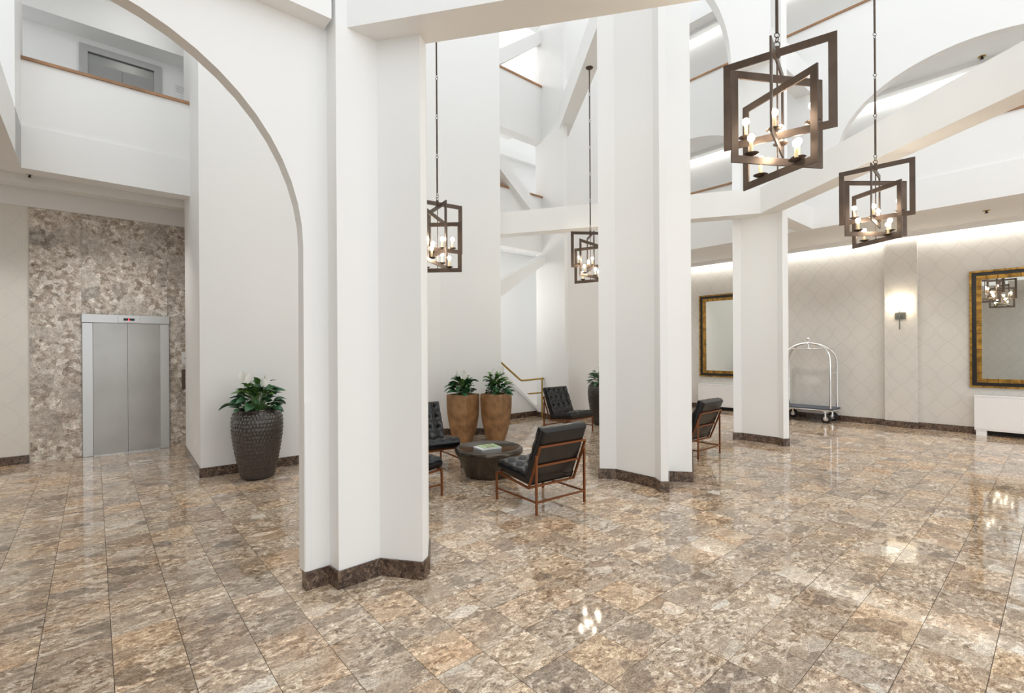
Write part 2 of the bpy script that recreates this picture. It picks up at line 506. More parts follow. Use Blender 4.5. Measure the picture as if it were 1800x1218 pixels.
c1 = [G(531, 1031), G(538, 1040), G(578, 1026), G(594, 1038), G(668, 1012), G(745, 1020), G(756, 1007)]
c1back = [Vector((-0.66, 3.86)), Vector((-0.95, 3.95)), c1[0] + U * 0.3 + V * 0.12]
col1 = column('column', 'big white notched column that carries the tall arch', c1, c1back)
c2 = [G(1052, 841), G(1083, 842), G(1150, 858), G(1160.6, 866), G(1177, 866), G(1177.2, 846), G(1219, 848)]
d7 = lambda px, d: Vector(((px - 900) / F * d, d))
col2 = column('column', 'white notched column between the leather chairs and the lone chair', c2, [d7(1217, 7.05), d7(1056, 7.0)])
c3 = [G(1288, 772.6), G(1304, 773), G(1367, 781.7), G(1377, 784.7), G(1388.8, 784)]
col3 = column('column', 'slim white column standing in front of the luggage cart', c3, [d7(1387, 8.75), d7(1290, 9.1)])
c4 = [G(735, 772), G(776, 765), G(883, 764)]
col4 = column('column', 'broad white column behind the two square copper planters', c4, [d7(882, 9.75), d7(740, 9.8)])
c5 = [G(943, 732), G(979, 741), G(994, 745), G(1001, 744)]
col5 = column('column', 'white column beside the stair with the brass handrail', c5, [d7(1001, 11.6), d7(945, 12.0)])
L1, L2, L3 = G(325, 797), G(350.5, 841), G(529.7, 815)
e = (L3 - L2).normalized()
L3b = L2 + e * 2.3
pierL = column('column', 'wide white pier behind the round textured pot', [L1, L2, L3b], [L3b + V * 1.3, L1 + U * 1.0 + V * 0.4])

# corner guard strip on the big column's near corner
bm = bmesh.new()
gp = G(541, 1037)
box(bm, (gp.x + 0.006, gp.y + 0.004, 0.13 + 0.58), (0.045, 0.012, 1.16), Matrix.Rotation(math.pi / 2 - AZ, 3, 'Z'))
og = mobj('corner_guard', bm, radm, col1)

# ------------------------------------------------------------------ arch wall from the big column towards the camera's side
A1 = c1[1]                     # c1b; runs along -U
def ellipse_arch(t0, a, z0, b, n=28, half=False):
    """points of an arch from (t0-a, z0) over to (t0+a, z0)"""
    out = []
    for k in range(n + 1):
        th = math.pi - math.pi * k / n
        out.append((t0 + a * math.cos(th), z0 + b * math.sin(th)))
    return out
bm = bmesh.new()
R = 1.31; ZS = 2.35
pts = [(-0.08, 3.92), (-0.08, ZS - 0.3)]
pts = [(-0.1, 0.13), (0.004, 0.13)] + ellipse_arch(R, R, ZS, R) + [(2 * R, 0.0), (3.6, 0.0), (3.6, 3.92), (-0.1, 3.92)]
vslab(bm, A1 + V * 0.014, -U, pts, 0.11, V)
aw = mobj('wall_arch', bm, paint); tag(aw, 'white arched wall springing from the big notched column', 'arch', kind='structure')

def beam(name, label, p0, d, t0, t1, z0, z1, w, n, mat=None):
    bm = bmesh.new(); vslab(bm, p0, d, rect(t0, t1, z0, z1), w, n)
    o = mobj(name, bm, mat or paint)
    tag(o, label, 'beam', kind='structure')
    return o
# above the arch the wall steps forward to the face of the column's middle rib
beam('beam_arch', 'white beam stepping forward above the tall arch', c1[3], -U, 0.02, 3.6, SOF, 5.4, 0.30, V)
# beam from big column across the top
pA = G(634, 44, SOF); pB = G(888, 0, SOF); dA = (pB - pA).normalized()
q1 = G(749, 77, SOF)
nA = Vector((-dA.y, dA.x))
wA = abs((q1 - pA).dot(nA))
beam('beam_front', 'wide white beam leaving the top of the big column', pA, dA, -0.12, 6.0, SOF, 4.34, wA, nA)
# beam X behind
pX = G(882, 411.7, SOF); pX2 = G(1322, 376, SOF); dX = (pX2 - pX).normalized(); nX = Vector((-dX.y, dX.x))
beam('beam_crossing', 'white beam crossing behind the slim hanging chandelier', pX, dX, -1.1, (pX2 - pX).length + 0.15, SOF, 4.33, 0.29, nX)
# arch wall above beam X, from column 3
LX = (pX2 - pX).length
bm = bmesh.new()
tc, _ = along(pX, dX, 1288)
pp = [(LX + 0.3, 9.8), (LX + 0.3, 6.5), (tc + 0.05, 6.5), (tc, 6.5)]
for k in range(1, 21):
    th = math.pi / 2 * k / 20
    pp.append((tc - 2.3 * (1 - math.cos(th)), 6.5 + 2.5 * math.sin(th)))
pp += [(tc - 5.6, 9.0), (tc - 5.6, 9.8)]
vslab(bm, pX, dX, pp, 0.29, nX)
o = mobj('wall_arch', bm, paint); tag(o, 'white arched wall high beside the slim column', 'arch', kind='structure')
# beam Y to the right side
pY = G(1346, 370.6, SOF); pY2 = G(1800, 158, SOF); dY = (pY2 - pY).normalized()
nY = Vector((1, 0)) if True else None
q2 = G(1800, 183.5, SOF); nYv = Vector((-dY.y, dY.x)); wY = abs((q2 - pY).dot(nYv))
beam('beam_diagonal', 'white beam running from the slim column over the lobby', pY, dY, -0.45, 6.5, SOF + 0.004, 4.336, wY, nYv if nYv.x > 0 else -nYv)

# gallery planes
PR0 = Vector((5.78, 9.24))
tR, _ = along(PR0, V, 1800)
LVL = (3.9, 6.5, 9.12)
def parapet(name, label, p0, d, t0, t1, z0, z1, n, cap=True, crease=None, thick=0.2):
    bm = bmesh.new(); vslab(bm, p0, d, rect(t0, t1, z0, z1), thick, n)
    o = mobj(name, bm, paint)
    tag(o, label, 'parapet', kind='structure')
    if crease:
        bm = bmesh.new(); vslab(bm, p0 - n * 0.018, d, rect(t0, t1, z0, crease), 0.018, n)
        mobj('fascia', bm, paint, o)
    if cap:
        bm = bmesh.new(); vslab(bm, p0 - n * 0.03, d, rect(t0, t1, z1, z1 + 0.035), thick + 0.06, n)
        mobj('handrail_cap', bm, woodcap, o)
    return o
parapet('parapet_wall', 'lower white gallery parapet with oak cap on the papered wall side', PR0, V, -7, 4.3, SOF, 5.17, U, crease=4.43)
# upper gallery wall with two low arches
bm = bmesh.new()
pts = [(-7, 7.78), (-7, 6.5), (-4.4, 6.5), (-4.08, 5.9), (-4.08, 5.2)] + ellipse_arch(-2.25, 1.83, 5.2, 1.27) + ellipse_arch(2.7, 1.83, 5.2, 1.27) + [(4.55, 7.78)]
pts = [(-7, 7.78), (-7, 5.2), (-4.08, 5.2)] + ellipse_arch(-2.25, 1.83, 5.2, 1.27)[1:] + ellipse_arch(2.7, 1.83, 5.2, 1.27) + [(4.6, 5.2), (4.6, 7.78)]
vslab(bm, PR0, V, pts, 0.16, U)
o = mobj('wall_gallery', bm, paint); tag(o, 'white gallery wall with two broad low arches and oak cap', 'wall', kind='structure')
bm = bmesh.new(); vslab(bm, PR0 - U * 0.03, V, rect(-7, 4.6, 7.78, 7.815), 0.22, U)
mobj('handrail_cap', bm, woodcap, o)
parapet('parapet_wall', 'topmost white gallery parapet on the papered wall side', PR0, V, -7, 4.6, 9.12, 10.2, U, cap=False)
# cross beams to column 3, two levels
for zz0, zz1, nm in ((SOF + 0.008, 4.31, 'lower'), (6.508, 6.97, 'upper')):
    beam('beam_link', f'{nm} short white beam between slim column and gallery', PR0 + V * 0.0, -U, 0.0, 1.85, zz0, zz1, 0.28, V)

# right wall (papered), ceilings, coves
bm = bmesh.new(); vslab(bm, RW0, V, rect(-9, 4.75, 0, 4.1), 0.2, U)
wr = mobj('wall_right', bm, wp_right); tag(wr, 'wall papered in beige with interlaced curved lines', 'wall', kind='structure')
tp0, _ = along(RW0, V, 1614.5); tp1, _ = along(RW0, V, 1557)
bm = bmesh.new(); vslab(bm, RW0 - U * 0.10, V, rect(tp0, tp1, 0, SOF), 0.12, U)
mobj('pilaster', bm, wp_right, wr)
def board(parent, p0, d, t0, t1, n, h=0.125, th=0.014, seg=0.6):
    k = max(1, round((t1 - t0) / seg)); s = (t1 - t0) / k
    for i in range(k):
        bm = bmesh.new(); vslab(bm, p0, d, rect(t0 + i * s + 0.001, t0 + (i + 1) * s - 0.001, 0, h), th, n)
        mobj('baseboard', bm, basem, parent)
board(wr, RW0, V, -6.0, tp0, -U); board(wr, RW0, V, tp1, 4.75, -U); board(wr, RW0 - U * 0.10, V, tp0 - 0.014, tp1 + 0.014, -U)
for tt in (tp0 - 0.014, tp1):
    bm = bmesh.new(); vslab(bm, RW0 - U * 0.10, V, rect(tt, tt + 0.014, 0, 0.125), 0.10, U); mobj('baseboard', bm, basem, wr)
bm = bmesh.new(); vslab(bm, PR0 + U * 0.2, V, rect(-7, 4.3, SOF, SOF + 0.06), (RW0 - PR0).dot(U) - 0.2, U)
o = mobj('ceiling_right', bm, paint2); tag(o, 'low white ceiling along the papered wall', 'ceiling', kind='structure')
bm = bmesh.new(); vslab(bm, RW0 - U * 0.20, V, rect(-7, 4.7, SOF - 0.085, SOF), 0.03, U)
vslab(bm, RW0 - U * 0.26, V, rect(-7, 4.7, SOF - 0.02, SOF), 0.07, U)
o = mobj('trim_1', bm, paint); tag(o, 'white cove moulding glowing along the papered wall', 'trim', kind='structure')
bm = bmesh.new(); vslab(bm, RW0 - U * 0.155, V, rect(-7, 4.7, SOF - 0.03, SOF - 0.012), 0.06, U)
mobj('cove_lamp', bm, covem, o)
s0 = G(1458, 431, SOF); s1 = G(1532, 418, SOF); ds = (s1 - s0).normalized()
bm = bmesh.new(); vslab(bm, s0, V, rect(-(s1 - s0).length, 0, SOF - 0.004, SOF + 0.001), 0.035, U); mobj('air_slot', bm, darkgap, o)
# upper gallery back wall, floors, coves
UR0 = d7(1214, 12.7)
bm = bmesh.new(); vslab(bm, UR0, V, rect(-10, 3, 4.1, 9.8), 0.15, U)
o = mobj('wall_upper_gallery', bm, paint); tag(o, 'plain white wall at the back of the upper galleries', 'wall', kind='structure')
gw = (UR0 - PR0).dot(U)
for z, nm in ((6.62, 'second'), (9.75, 'third')):
    bm = bmesh.new(); vslab(bm, PR0 + U * 0.16, V, rect(-7.5, 4.6, z, z + 0.2), gw - 0.16, U)
    o = mobj('ceiling_gallery', bm, paint2); tag(o, f'white {nm} gallery ceiling behind the arches', 'ceiling', kind='structure')
    bm = bmesh.new(); vslab(bm, UR0 - U * 0.24, V, rect(-9, 2.9, z - 0.09, z - 0.05), 0.16, U)
    vslab(bm, UR0 - U * 0.27, V, rect(-9, 2.9, z - 0.09, z + 0.0), 0.03, U)
    t = mobj('trim_2', bm, paint); tag(t, f'white cove shelf under the {nm} gallery ceiling', 'trim', kind='structure')
    bm = bmesh.new(); vslab(bm, UR0 - U * 0.06, V, rect(-9, 2.9, z - 0.04, z - 0.02), 0.05, U)
    mobj('cove_lamp', bm, uppercove, t)

# ------------------------------------------------------------------ back side: parapets, stair, walls
PB0 = Vector((-0.224, 10.51))
tb1, _ = along(PB0, U, 960)
parapet('parapet_wall', 'white stair parapet with oak cap, lowest level beside the stair', PB0, U, -3.5, tb1, SOF, 5.18, V, thick=0.28)
parapet('parapet_wall', 'white stair parapet with oak cap, second level', PB0, U, -3.5, tb1, 6.5, 7.78, V, thick=0.28)
parapet('parapet_wall', 'white stair parapet, topmost level', PB0, U, -3.5, tb1, 9.25, 10.2, V, cap=False, thick=0.28)
ST0 = G(895, 737)
WB0 = LW0
bm = bmesh.new(); vslab(bm, WB0, U, rect(4.6, 10.6, 0, 9.8), 0.2, V)
wb = mobj('wall_back', bm, paint); tag(wb, 'plain white wall behind the stair flights', 'wall', kind='structure')
# corridor slabs behind the parapets
for z in (4.28, 7.02):
    bm = bmesh.new(); vslab(bm, PB0 + V * 0.28, U, rect(-3.5, tb1, z, z + 0.12), 1.05, V)
    o = mobj('ceiling_stair', bm, paint2); tag(o, 'white landing slab over the stair at %s level' % ('lower' if z < 5 else 'upper'), 'ceiling', kind='structure')
# stair flights in the plane ST
def onST(px, py):
    return along(ST0, U, px, py)
def flight(name, label, ptsA, thick=0.16, back=0.0):
    bm = bmesh.new(); vslab(bm, ST0 - V * back, U, ptsA, thick, V)
    o = mobj(name, bm, paint); tag(o, label, 'stair', kind='structure')
    return o
a0, z0 = onST(945, 722); a1, z1 = onST(884, 656)
sl = (z1 - z0) / (a1 - a0)
aL = a1 - 1.2; zL = z0 + sl * (aL - a0)
o = flight('wall_stair', 'low white wall closing the stair beneath the brass handrail', [(aL, 0), (a0, 0), (a0, z0), (aL, zL)])
bm = bmesh.new(); vslab(bm, ST0 - V * 0.025, U, [(a0, z0 - 0.02), (a0 + 0.02, z0 + 0.03), (aL, zL + 0.03), (aL, zL - 0.18)], 0.03, V); mobj('stringer', bm, paint, o)
board(o, ST0, U, aL, a0, -V)
# treads behind the knee wall
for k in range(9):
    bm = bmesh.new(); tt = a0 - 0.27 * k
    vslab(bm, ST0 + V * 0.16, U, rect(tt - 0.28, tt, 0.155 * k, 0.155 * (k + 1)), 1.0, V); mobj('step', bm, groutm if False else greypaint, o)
for nm, P_ in (('second', [(884, 514), (950, 465), (958, 446), (884, 488)]), ('third', [(884, 318), (923, 369), (946, 398), (968, 398), (942, 369), (884, 291)]), ('fourth', [(882, 111), (959, 72), (959, 50), (882, 84)])):
    q = []
    for px, py in P_:
        t, z = along(PB0, U, px, py); q.append((t, z))
    if nm != 'third':
        # carry the flight on behind the broad column
        (ta, za), (tb, zb) = q[0], q[1]; s = (zb - za) / (tb - ta)
        q[0] = (ta - 1.0, za - s); (ta, za), (tb, zb) = q[3], q[2]; s2 = (zb - za) / (tb - ta); q[3] = (ta - 1.0, za - s2)
    else:
        (ta, za), (tb, zb) = q[0], q[1]; s = (zb - za) / (tb - ta); q[0] = (ta - 0.8, za - 0.8 * s)
        (ta, za), (tb, zb) = q[5], q[4]; s = (zb - za) / (tb - ta); q[5] = (ta - 0.8, za - 0.8 * s)
    bm = bmesh.new(); vslab(bm, PB0 + V * 0.0, U, q, 0.22, V) if nm == 'fourth' else vslab(bm, PB0 - V * 0.16, U, q, 0.34, V)
    o = mobj('beam_stair', bm, paint); tag(o, f'sloping white stair flight edge, {nm} flight up', 'stair', kind='structure')
# cornice on the back wall
for z in (4.35, 6.95):
    bm = bmesh.new(); vslab(bm, WB0, U, rect(5, 10.4, z - 0.1, z + 0.1), 0.14, -V)
    o = mobj('trim_3', bm, paint); tag(o, 'white ledge along the wall behind the stair', 'trim', kind='structure')
# wall W behind the second pot
W0 = G(1000, 738); W1 = Vector((5.17, 13.6)); dW = (W1 - W0).normalized(); nW = Vector((-dW.y, dW.x))
bm = bmesh.new(); vslab(bm, W0, dW, rect(-0.1, (W1 - W0).length + 0.3, 0, 9.8), 0.15, nW)
ww = mobj('wall_back', bm, paint); tag(ww, 'tall white wall behind the dark pot and back chair', 'wall', kind='structure')
board(ww, W0, dW, 0.0, (W1 - W0).length, -nW)
# beam at the upper level with the chandelier canopy
pZ = G(1048, 51, 6.5); pZ2 = G(976, 245, 6.5); dZ = (pZ2 - pZ).normalized()
q3 = G(1048, 125, 6.5); nZ = Vector((dZ.y, -dZ.x)); wZ = abs((q3 - pZ).dot(nZ))
beam('beam_upper', 'high white beam from which the slim chandelier hangs', pZ, dZ, -1.6, (pZ2 - pZ).length + 0.15, 6.5, 6.98, wZ, nZ)

# ------------------------------------------------------------------ left side
wl_bm = bmesh.new(); vslab(wl_bm, LW0, U, rect(-5, 4.6, 0, 4.1), 0.2, V)
wl = mobj('wall_left', wl_bm, wp_left); tag(wl, 'cream papered wall beside the marble elevator surround', 'wall', kind='structure')
tm0, _ = along(LW0, U, 52)
board(wl, LW0, U, -4.8, tm0 - 0.01, -V)
te0, _ = along(LW0, U, 144); te1, _ = along(LW0, U, 297)
ZD = 2.22
def slab(t0, t1, z0, z1, off=0.022):
    bm = bmesh.new(); vslab(bm, LW0, U, rect(t0 + 0.0012, t1 - 0.0012, z0 + 0.0012, z1 - 0.0012), off, -V)
    mobj('marble_panel', bm, wallm, wl)
MT = 3.77
slab(tm0, te0, 0, ZD); slab(tm0, te0, ZD, MT, 0.0225); slab(te0, te1 - 0.02, ZD, MT); slab(te1 - 0.02, te1 + 1.6, ZD, MT, 0.0225); slab(te1, te1 + 1.6, 0, ZD)
bm = bmesh.new(); vslab(bm, LW0, U, rect(-5, 4.6, MT, 4.05), 0.07, -V)
o = mobj('trim_4', bm, paint); tag(o, 'white fascia above the marble elevator surround', 'trim', kind='structure')
# elevator
el = empty('door_1', (LW0.x, LW0.y, 0), math.pi / 2 - AZ)
tag(el, 'brushed steel elevator door set in brown marble wall', 'elevator', kind='structure')
def elbox(name, t0, t1, z0, z1, y0, y1, mat, parent=None, bev=0.0):
    """local x runs along the wall, y into it"""
    bm = bmesh.new(); box(bm, ((t0 + t1) / 2, (y0 + y1) / 2, (z0 + z1) / 2), (t1 - t0, y1 - y0, z1 - z0), bev=bev)
    return mobj(name, bm, mat, parent or el)
jw = 0.13
elbox('jamb', te0, te0 + jw, 0, ZD - 0.13, -0.055, 0.0, steel2, bev=0.006)
elbox('jamb', te1 - jw, te1, 0, ZD - 0.13, -0.055, 0.0, steel2, bev=0.006)
hd = elbox('header', te0 - 0.005, te1 + 0.005, ZD - 0.13, ZD, -0.075, 0.0, steel2, bev=0.006)
tmid = (te0 + te1) / 2
elbox('door_panel', te0 + jw, tmid + 0.0, 0.01, ZD - 0.13, -0.026, 0.0, steel)
dp2 = elbox('door_panel', tmid + 0.004, te1 - jw, 0.01, ZD - 0.13, -0.020, 0.0, steel)
elbox('door_sill', te0 + jw, te1 - jw, 0.0, 0.012, -0.05, 0.0, steel2)
dsp = elbox('floor_display', tmid - 0.12, tmid + 0.16, ZD - 0.115, ZD - 0.02, -0.083, -0.07, steel2, bev=0.003)
scr = elbox('screen', tmid - 0.05, tmid + 0.09, ZD - 0.088, ZD - 0.05, -0.087, -0.082, blackm, dsp)
elbox('digit', tmid + 0.012, tmid + 0.020, ZD - 0.084, ZD - 0.055, -0.089, -0.086, redm, dsp)
elbox('digit', tmid + 0.004, tmid + 0.028, ZD - 0.086, ZD - 0.082, -0.089, -0.086, redm, dsp)
# call plate and evacuation sign next to the pier
cp0, _ = along(LW0, U, 318.5)
e2 = empty('call_panel', (LW0.x, LW0.y, 0), math.pi / 2 - AZ)
tag(e2, 'bronze elevator call plate on marble beside the pier', 'call panel')
elbox('plate', cp0, cp0 + 0.13, 0.98, 1.32, -0.034, -0.022, panelm, e2, 0.002)
elbox('call_button', cp0 + 0.05, cp0 + 0.08, 1.17, 1.20, -0.039, -0.033, steel2, e2)
elbox('call_button', cp0 + 0.05, cp0 + 0.08, 1.09, 1.12, -0.039, -0.033, steel2, e2)
e3 = empty('evacuation_sign', (LW0.x, LW0.y, 0), math.pi / 2 - AZ)
tag(e3, 'small white sign with black stair-walker symbol above call plate', 'sign')
elbox('plate', cp0 + 0.005, cp0 + 0.16, 1.42, 1.62, -0.027, -0.022, paper, e3)
bm = bmesh.new()
X0 = cp0 + 0.045
for a, b, w in (((0.03, 1.575), (0.03, 1.59), 0.016), ((0.028, 1.57), (0.02, 1.535), 0.014), ((0.02, 1.535), (0.038, 1.515), 0.009), ((0.02, 1.535), (0.006, 1.518), 0.009),
                ((0.026, 1.565), (0.042, 1.55), 0.007), ((-0.01, 1.505), (0.02, 1.505), 0.008), ((0.02, 1.495), (0.05, 1.495), 0.008)):
    bar(bm, (X0 + a[0], -0.0285, a[1]), (X0 + b[0], -0.0285, b[1]), w, 0.002, up=(0, 1, 0))
mobj('stair_walker_symbol', bm, blackm, e3)
# upper wall and upper elevator door
bm = bmesh.new(); vslab(bm, LW0, U, rect(-5, 4.6, 4.1, 9.8), 0.2, V)
o = mobj('wall_upper_left', bm, paint); tag(o, 'white upper gallery wall around the grey elevator door', 'wall', kind='structure')
ed0, ez = along(LW0, U, 139, 52); ed1, _ = along(LW0, U, 283, 97)
d2 = empty('door_2', (LW0.x, LW0.y, 0), math.pi / 2 - AZ); tag(d2, 'grey painted elevator door of the upper gallery', 'elevator', kind='structure')
zt = 6.42
elbox('jamb', ed0, ed0 + 0.1, 4.3, zt - 0.1, -0.05, 0, greypaint, d2); elbox('jamb', ed1 - 0.1, ed1, 4.3, zt - 0.1, -0.05, 0, greypaint, d2)
elbox('header', ed0, ed1, zt - 0.1, zt, -0.05, 0, greypaint, d2)
elbox('transom', ed0 + 0.1, ed1 - 0.1, zt - 0.26, zt - 0.1, -0.01, 0, nickel, d2)
em = ed0 + 0.1 + (ed1 - ed0 - 0.2) * 0.5
elbox('door_panel', ed0 + 0.1, em, 4.3, zt - 0.25, -0.03, 0, greydoor, d2); elbox('door_panel', em + 0.004, ed1 - 0.1, 4.3, zt - 0.25, -0.022, 0, greydoor, d2)
sg0, sgz = along(LW0, U, 305, 159)
e4 = empty('notice', (LW0.x, LW0.y, 0), math.pi / 2 - AZ); tag(e4, 'white paper notice on the upper gallery wall above oak cap', 'notice')
elbox('sheet', sg0, sg0 + 0.22, sgz - 0.2, sgz + 0.12, -0.012, 0, paper, e4)
bm = bmesh.new()
for k, (wd) in enumerate((0.12, 0.16, 0.14, 0.16)):
    bar(bm, (sg0 + 0.03, -0.0125, sgz + 0.08 - k * 0.03), (sg0 + 0.03 + wd, -0.0125, sgz + 0.08 - k * 0.03), 0.006, 0.001, up=(0, 1, 0))
mobj('printed_lines', bm, greydoor, e4)
# left parapet, post, beam towards the camera's side
PL0 = Vector((-6.01, 5.91))
parapet('parapet_wall', 'white gallery parapet with oak cap above the elevator', PL0, U, 0.0, 2.3, SOF, 5.24, V, crease=4.43, thick=0.25)
bm = bmesh.new(); vslab(bm, PL0, -V, rect(-0.2, 0.62, SOF, 9.8), 0.25, -U)
o = mobj('column_post', bm, paint); tag(o, 'narrow white upper post at the gallery corner', 'post', kind='structure')
beam('beam_left', 'white beam from the gallery corner over the lobby', PL0, -V, -0.25, 7.0, SOF + 0.003, 4.41, 0.25, -U)
# ceilings left
bm = bmesh.new(); prism(bm, [tuple(PL0 + V * 0.25 + U * 3.0), tuple(PL0 + V * 0.25), tuple(PL0 - U * 0.25 + V * 0.25), tuple(PL0 - U * 0.25 - V * 8), tuple(PL0 - U * 6 - V * 8), tuple(LW0 - U * 7), tuple(LW0 + U * 4)], 4.05, 4.2)
o = mobj('ceiling_left', bm, paint2); tag(o, 'low white ceiling in front of the elevator', 'ceiling', kind='structure')
bm = bmesh.new(); vslab(bm, LW0 - V * 0.75, U, rect(-5, 4.5, 3.93, 4.05), 0.22, V)
mobj('ceiling_step', bm, paint2, o)
# soffit band and ceiling over the upper elevator
bm = bmesh.new(); vslab(bm, LW0 - V * 0.42, U, rect(-5, 4.6, 6.53, 7.0), 0.42, V)
o = mobj('trim_5', bm, paint); tag(o, 'white soffit box above the grey upper elevator door', 'trim', kind='structure')
bm = bmesh.new(); vslab(bm, PL0 + V * 0.25, U, rect(-5, 4.6, 7.0, 7.15), (LW0 - PL0).dot(V) - 0.25, V)
o = mobj('ceiling_upper', bm, paint2); tag(o, 'upper gallery ceiling above the grey elevator door', 'ceiling', kind='structure')
bm = bmesh.new(); vslab(bm, PL0 - U * 2.6, -V, rect(-1.5, 7.0, 4.2, 9.0), 0.2, -U)
o = mobj('wall_gallery_end', bm, paint); tag(o, 'bright white end wall of the upper gallery', 'wall', kind='structure')

# wall behind the camera, seen in the mirror
BW0 = Vector((-6.2, -2.0))
bm = bmesh.new(); vslab(bm, BW0, V, rect(-7, 4.5, 0, 4.2), 0.2, -U)
o = mobj('wall_opposite', bm, wp_right); tag(o, 'papered wall opposite, seen only in the mirror', 'wall', kind='structure')
board(o, BW0, V, -7, 4.5, U, seg=2.0)
# beams over the chandeliers (above the frame)
CH = [Vector((1.835, 3.31)), Vector((4.09, 5.4)), Vector((-0.92, 6.0)), None]
dP = (CH[1] - CH[0]).normalized(); nP = Vector((-dP.y, dP.x))
beam('beam_upper', 'high white beam over the two bright chandeliers', CH[0] - nP * 0.14, dP, -1.5, 4.2, 6.5, 6.98, 0.28, nP)
dQ = (CH[2] - CH[0]).normalized(); nQ = Vector((-dQ.y, dQ.x))
beam('beam_upper', 'high white beam over the chandelier behind big column', CH[0] - nQ * 0.14, dQ, 0.16, 4.4, 6.5, 6.98, 0.28, nQ)

# ------------------------------------------------------------------ chandeliers
SC = 0.62
def frame_bars(d, half, z0, z1, w=0.05, th=0.012):
    """rectangular flat-bar frame standing in the vertical plane along d"""
    n = Vector((-d.y, d.x, 0)); d3 = Vector((d.x, d.y, 0)).normalized(); n.normalize()
    bm = bmesh.new()
    def P(t, z, s): return d3 * t + n * (s * th / 2) + Vector((0, 0, z))
    O = [(-half, z0), (half, z0), (half, z1), (-half, z1)]
    I = [(-half + w, z0 + w), (half - w, z0 + w), (half - w, z1 - w), (-half + w, z1 - w)]
    f = {s: ([bm.verts.new(P(t, z, s)) for t, z in O], [bm.verts.new(P(t, z, s)) for t, z in I]) for s in (-1, 1)}
    for k in range(4):
        j = (k + 1) % 4
        for s in (-1, 1):
            bm.faces.new((f[s][0][k], f[s][0][j], f[s][1][j], f[s][1][k]))
        bm.faces.new((f[-1][0][k], f[-1][0][j], f[1][0][j], f[1][0][k]))
        bm.faces.new((f[-1][1][k], f[-1][1][j], f[1][1][j], f[1][1][k]))
    return bm
FR = [  # direction, half length, bottom, top   (local, metres)
    (Vector((0.909, -0.634)), 0.554, 0.418, 1.418, (-0.50, 0.52)),
    (Vector((1.118, 0.200)), 0.568, 0.131, 1.131, (-0.50, 0.40)),
    (Vector((0.310, -0.928)), 0.489, 0.0, 1.0, (-0.42, 0.42)),
    (Vector((-0.536, -0.724)), 0.45, 0.342, 1.342, (0.45, -0.45))]
HUB = 1.52 * SC
def chandelier(loc, rz, canopy_z, label):
    root = empty('chandelier', (loc[0], loc[1], loc[2]), rz)
    tag(root, label, 'chandelier', 'interlocking-frame candle chandeliers')
    for d, hf, zb, zt_, cs in FR:
        fr = mobj('iron_frame', frame_bars(d, hf * SC, zb * SC, zt_ * SC), iron, root)
        dn = d.normalized()
        for c in cs:
            q = Vector((dn.x, dn.y, 0)) * (c * hf * SC * 1.15) + Vector((0, 0, zb * SC + 0.05))
            bm = bmesh.new()
            lathe(bm, [(0.006, -0.002), (0.012, 0.002), (0.03, 0.006), (0.048, 0.016), (0.049, 0.018), (0.03, 0.010), (0.014, 0.008), (0.014, 0.02)], 20, q)
            mobj('drip_pan', bm, iron, root, smooth=True)
            bm = bmesh.new(); lathe(bm, [(0.0115, 0.008), (0.0115, 0.098), (0.007, 0.1)], 12, q)
            cn = mobj('candle', bm, candle, root, smooth=True)
            bm = bmesh.new(); lathe(bm, [(0.006, 0.0), (0.013, 0.006), (0.021, 0.018), (0.0235, 0.03), (0.020, 0.043), (0.011, 0.052), (0.002, 0.055)], 14, q + Vector((0, 0, 0.098)))
            mobj('bulb', bm, bulbm, cn, smooth=True)
    bm = bmesh.new()
    tube(bm, [(0, 0, 0.02), (0, 0, HUB - 0.05)], 0.0055, 8)
    bar(bm, (0, 0, 0.9 * SC + 0.27), (0, 0, 0.9 * SC + 0.34), 0.024)
    mobj('stem', bm, iron, root)
    bm = bmesh.new()
    box(bm, (0, 0, 1.40 * SC - 0.02), (0.03, 0.03, 0.06))
    ringloop(bm, (0, 0, HUB - 0.028), 0.02, 0.0035, 'y')
    mobj('clamp', bm, iron, root)
    # rods and rings up to the canopy
    top = canopy_z - loc[2]
    n = max(1, round((top - HUB) / 0.47)); s = (top - 0.02 - HUB) / n
    for k in range(n):
        za = HUB + k * s
        bm = bmesh.new()
        tube(bm, [(0, 0, za + 0.052), (0, 0, za + s - 0.012)], 0.0105, 8)
        mobj('rod', bm, iron, root, smooth=True)
        bm = bmesh.new()
        ringloop(bm, (0, 0, za + 0.004), 0.017, 0.0032, 'x', 12, 6)
        ringloop(bm, (0, 0, za + 0.035), 0.017, 0.0032, 'y', 12, 6)
        mobj('ring', bm, iron, root, smooth=True)
    bm = bmesh.new()
    lathe(bm, [(0.012, -0.045), (0.02, -0.035), (0.045, -0.02), (0.062, -0.008), (0.064, 0.0)], 24, (0, 0, top))
    mobj('canopy', bm, iron, root, smooth=True)
    return root
chandelier((CH[0].x, CH[0].y, 2.813), 0.0, 6.5, 'large lit chandelier of bronze frames hanging highest and nearest in the frame')
chandelier((CH[1].x, CH[1].y, 2.80), math.radians(-9), 6.5, 'lit dark bronze frame chandelier hanging in front of the papered wall')
chandelier((CH[2].x, CH[2].y, 2.60), math.radians(68), 6.5, 'lit chandelier half hidden by the big notched column')
cc = G(1036, 119, 6.5)
chandelier((cc.x, cc.y, 2.78), math.radians(40), 6.5, 'lit chandelier half hidden by the middle column, on high beam')

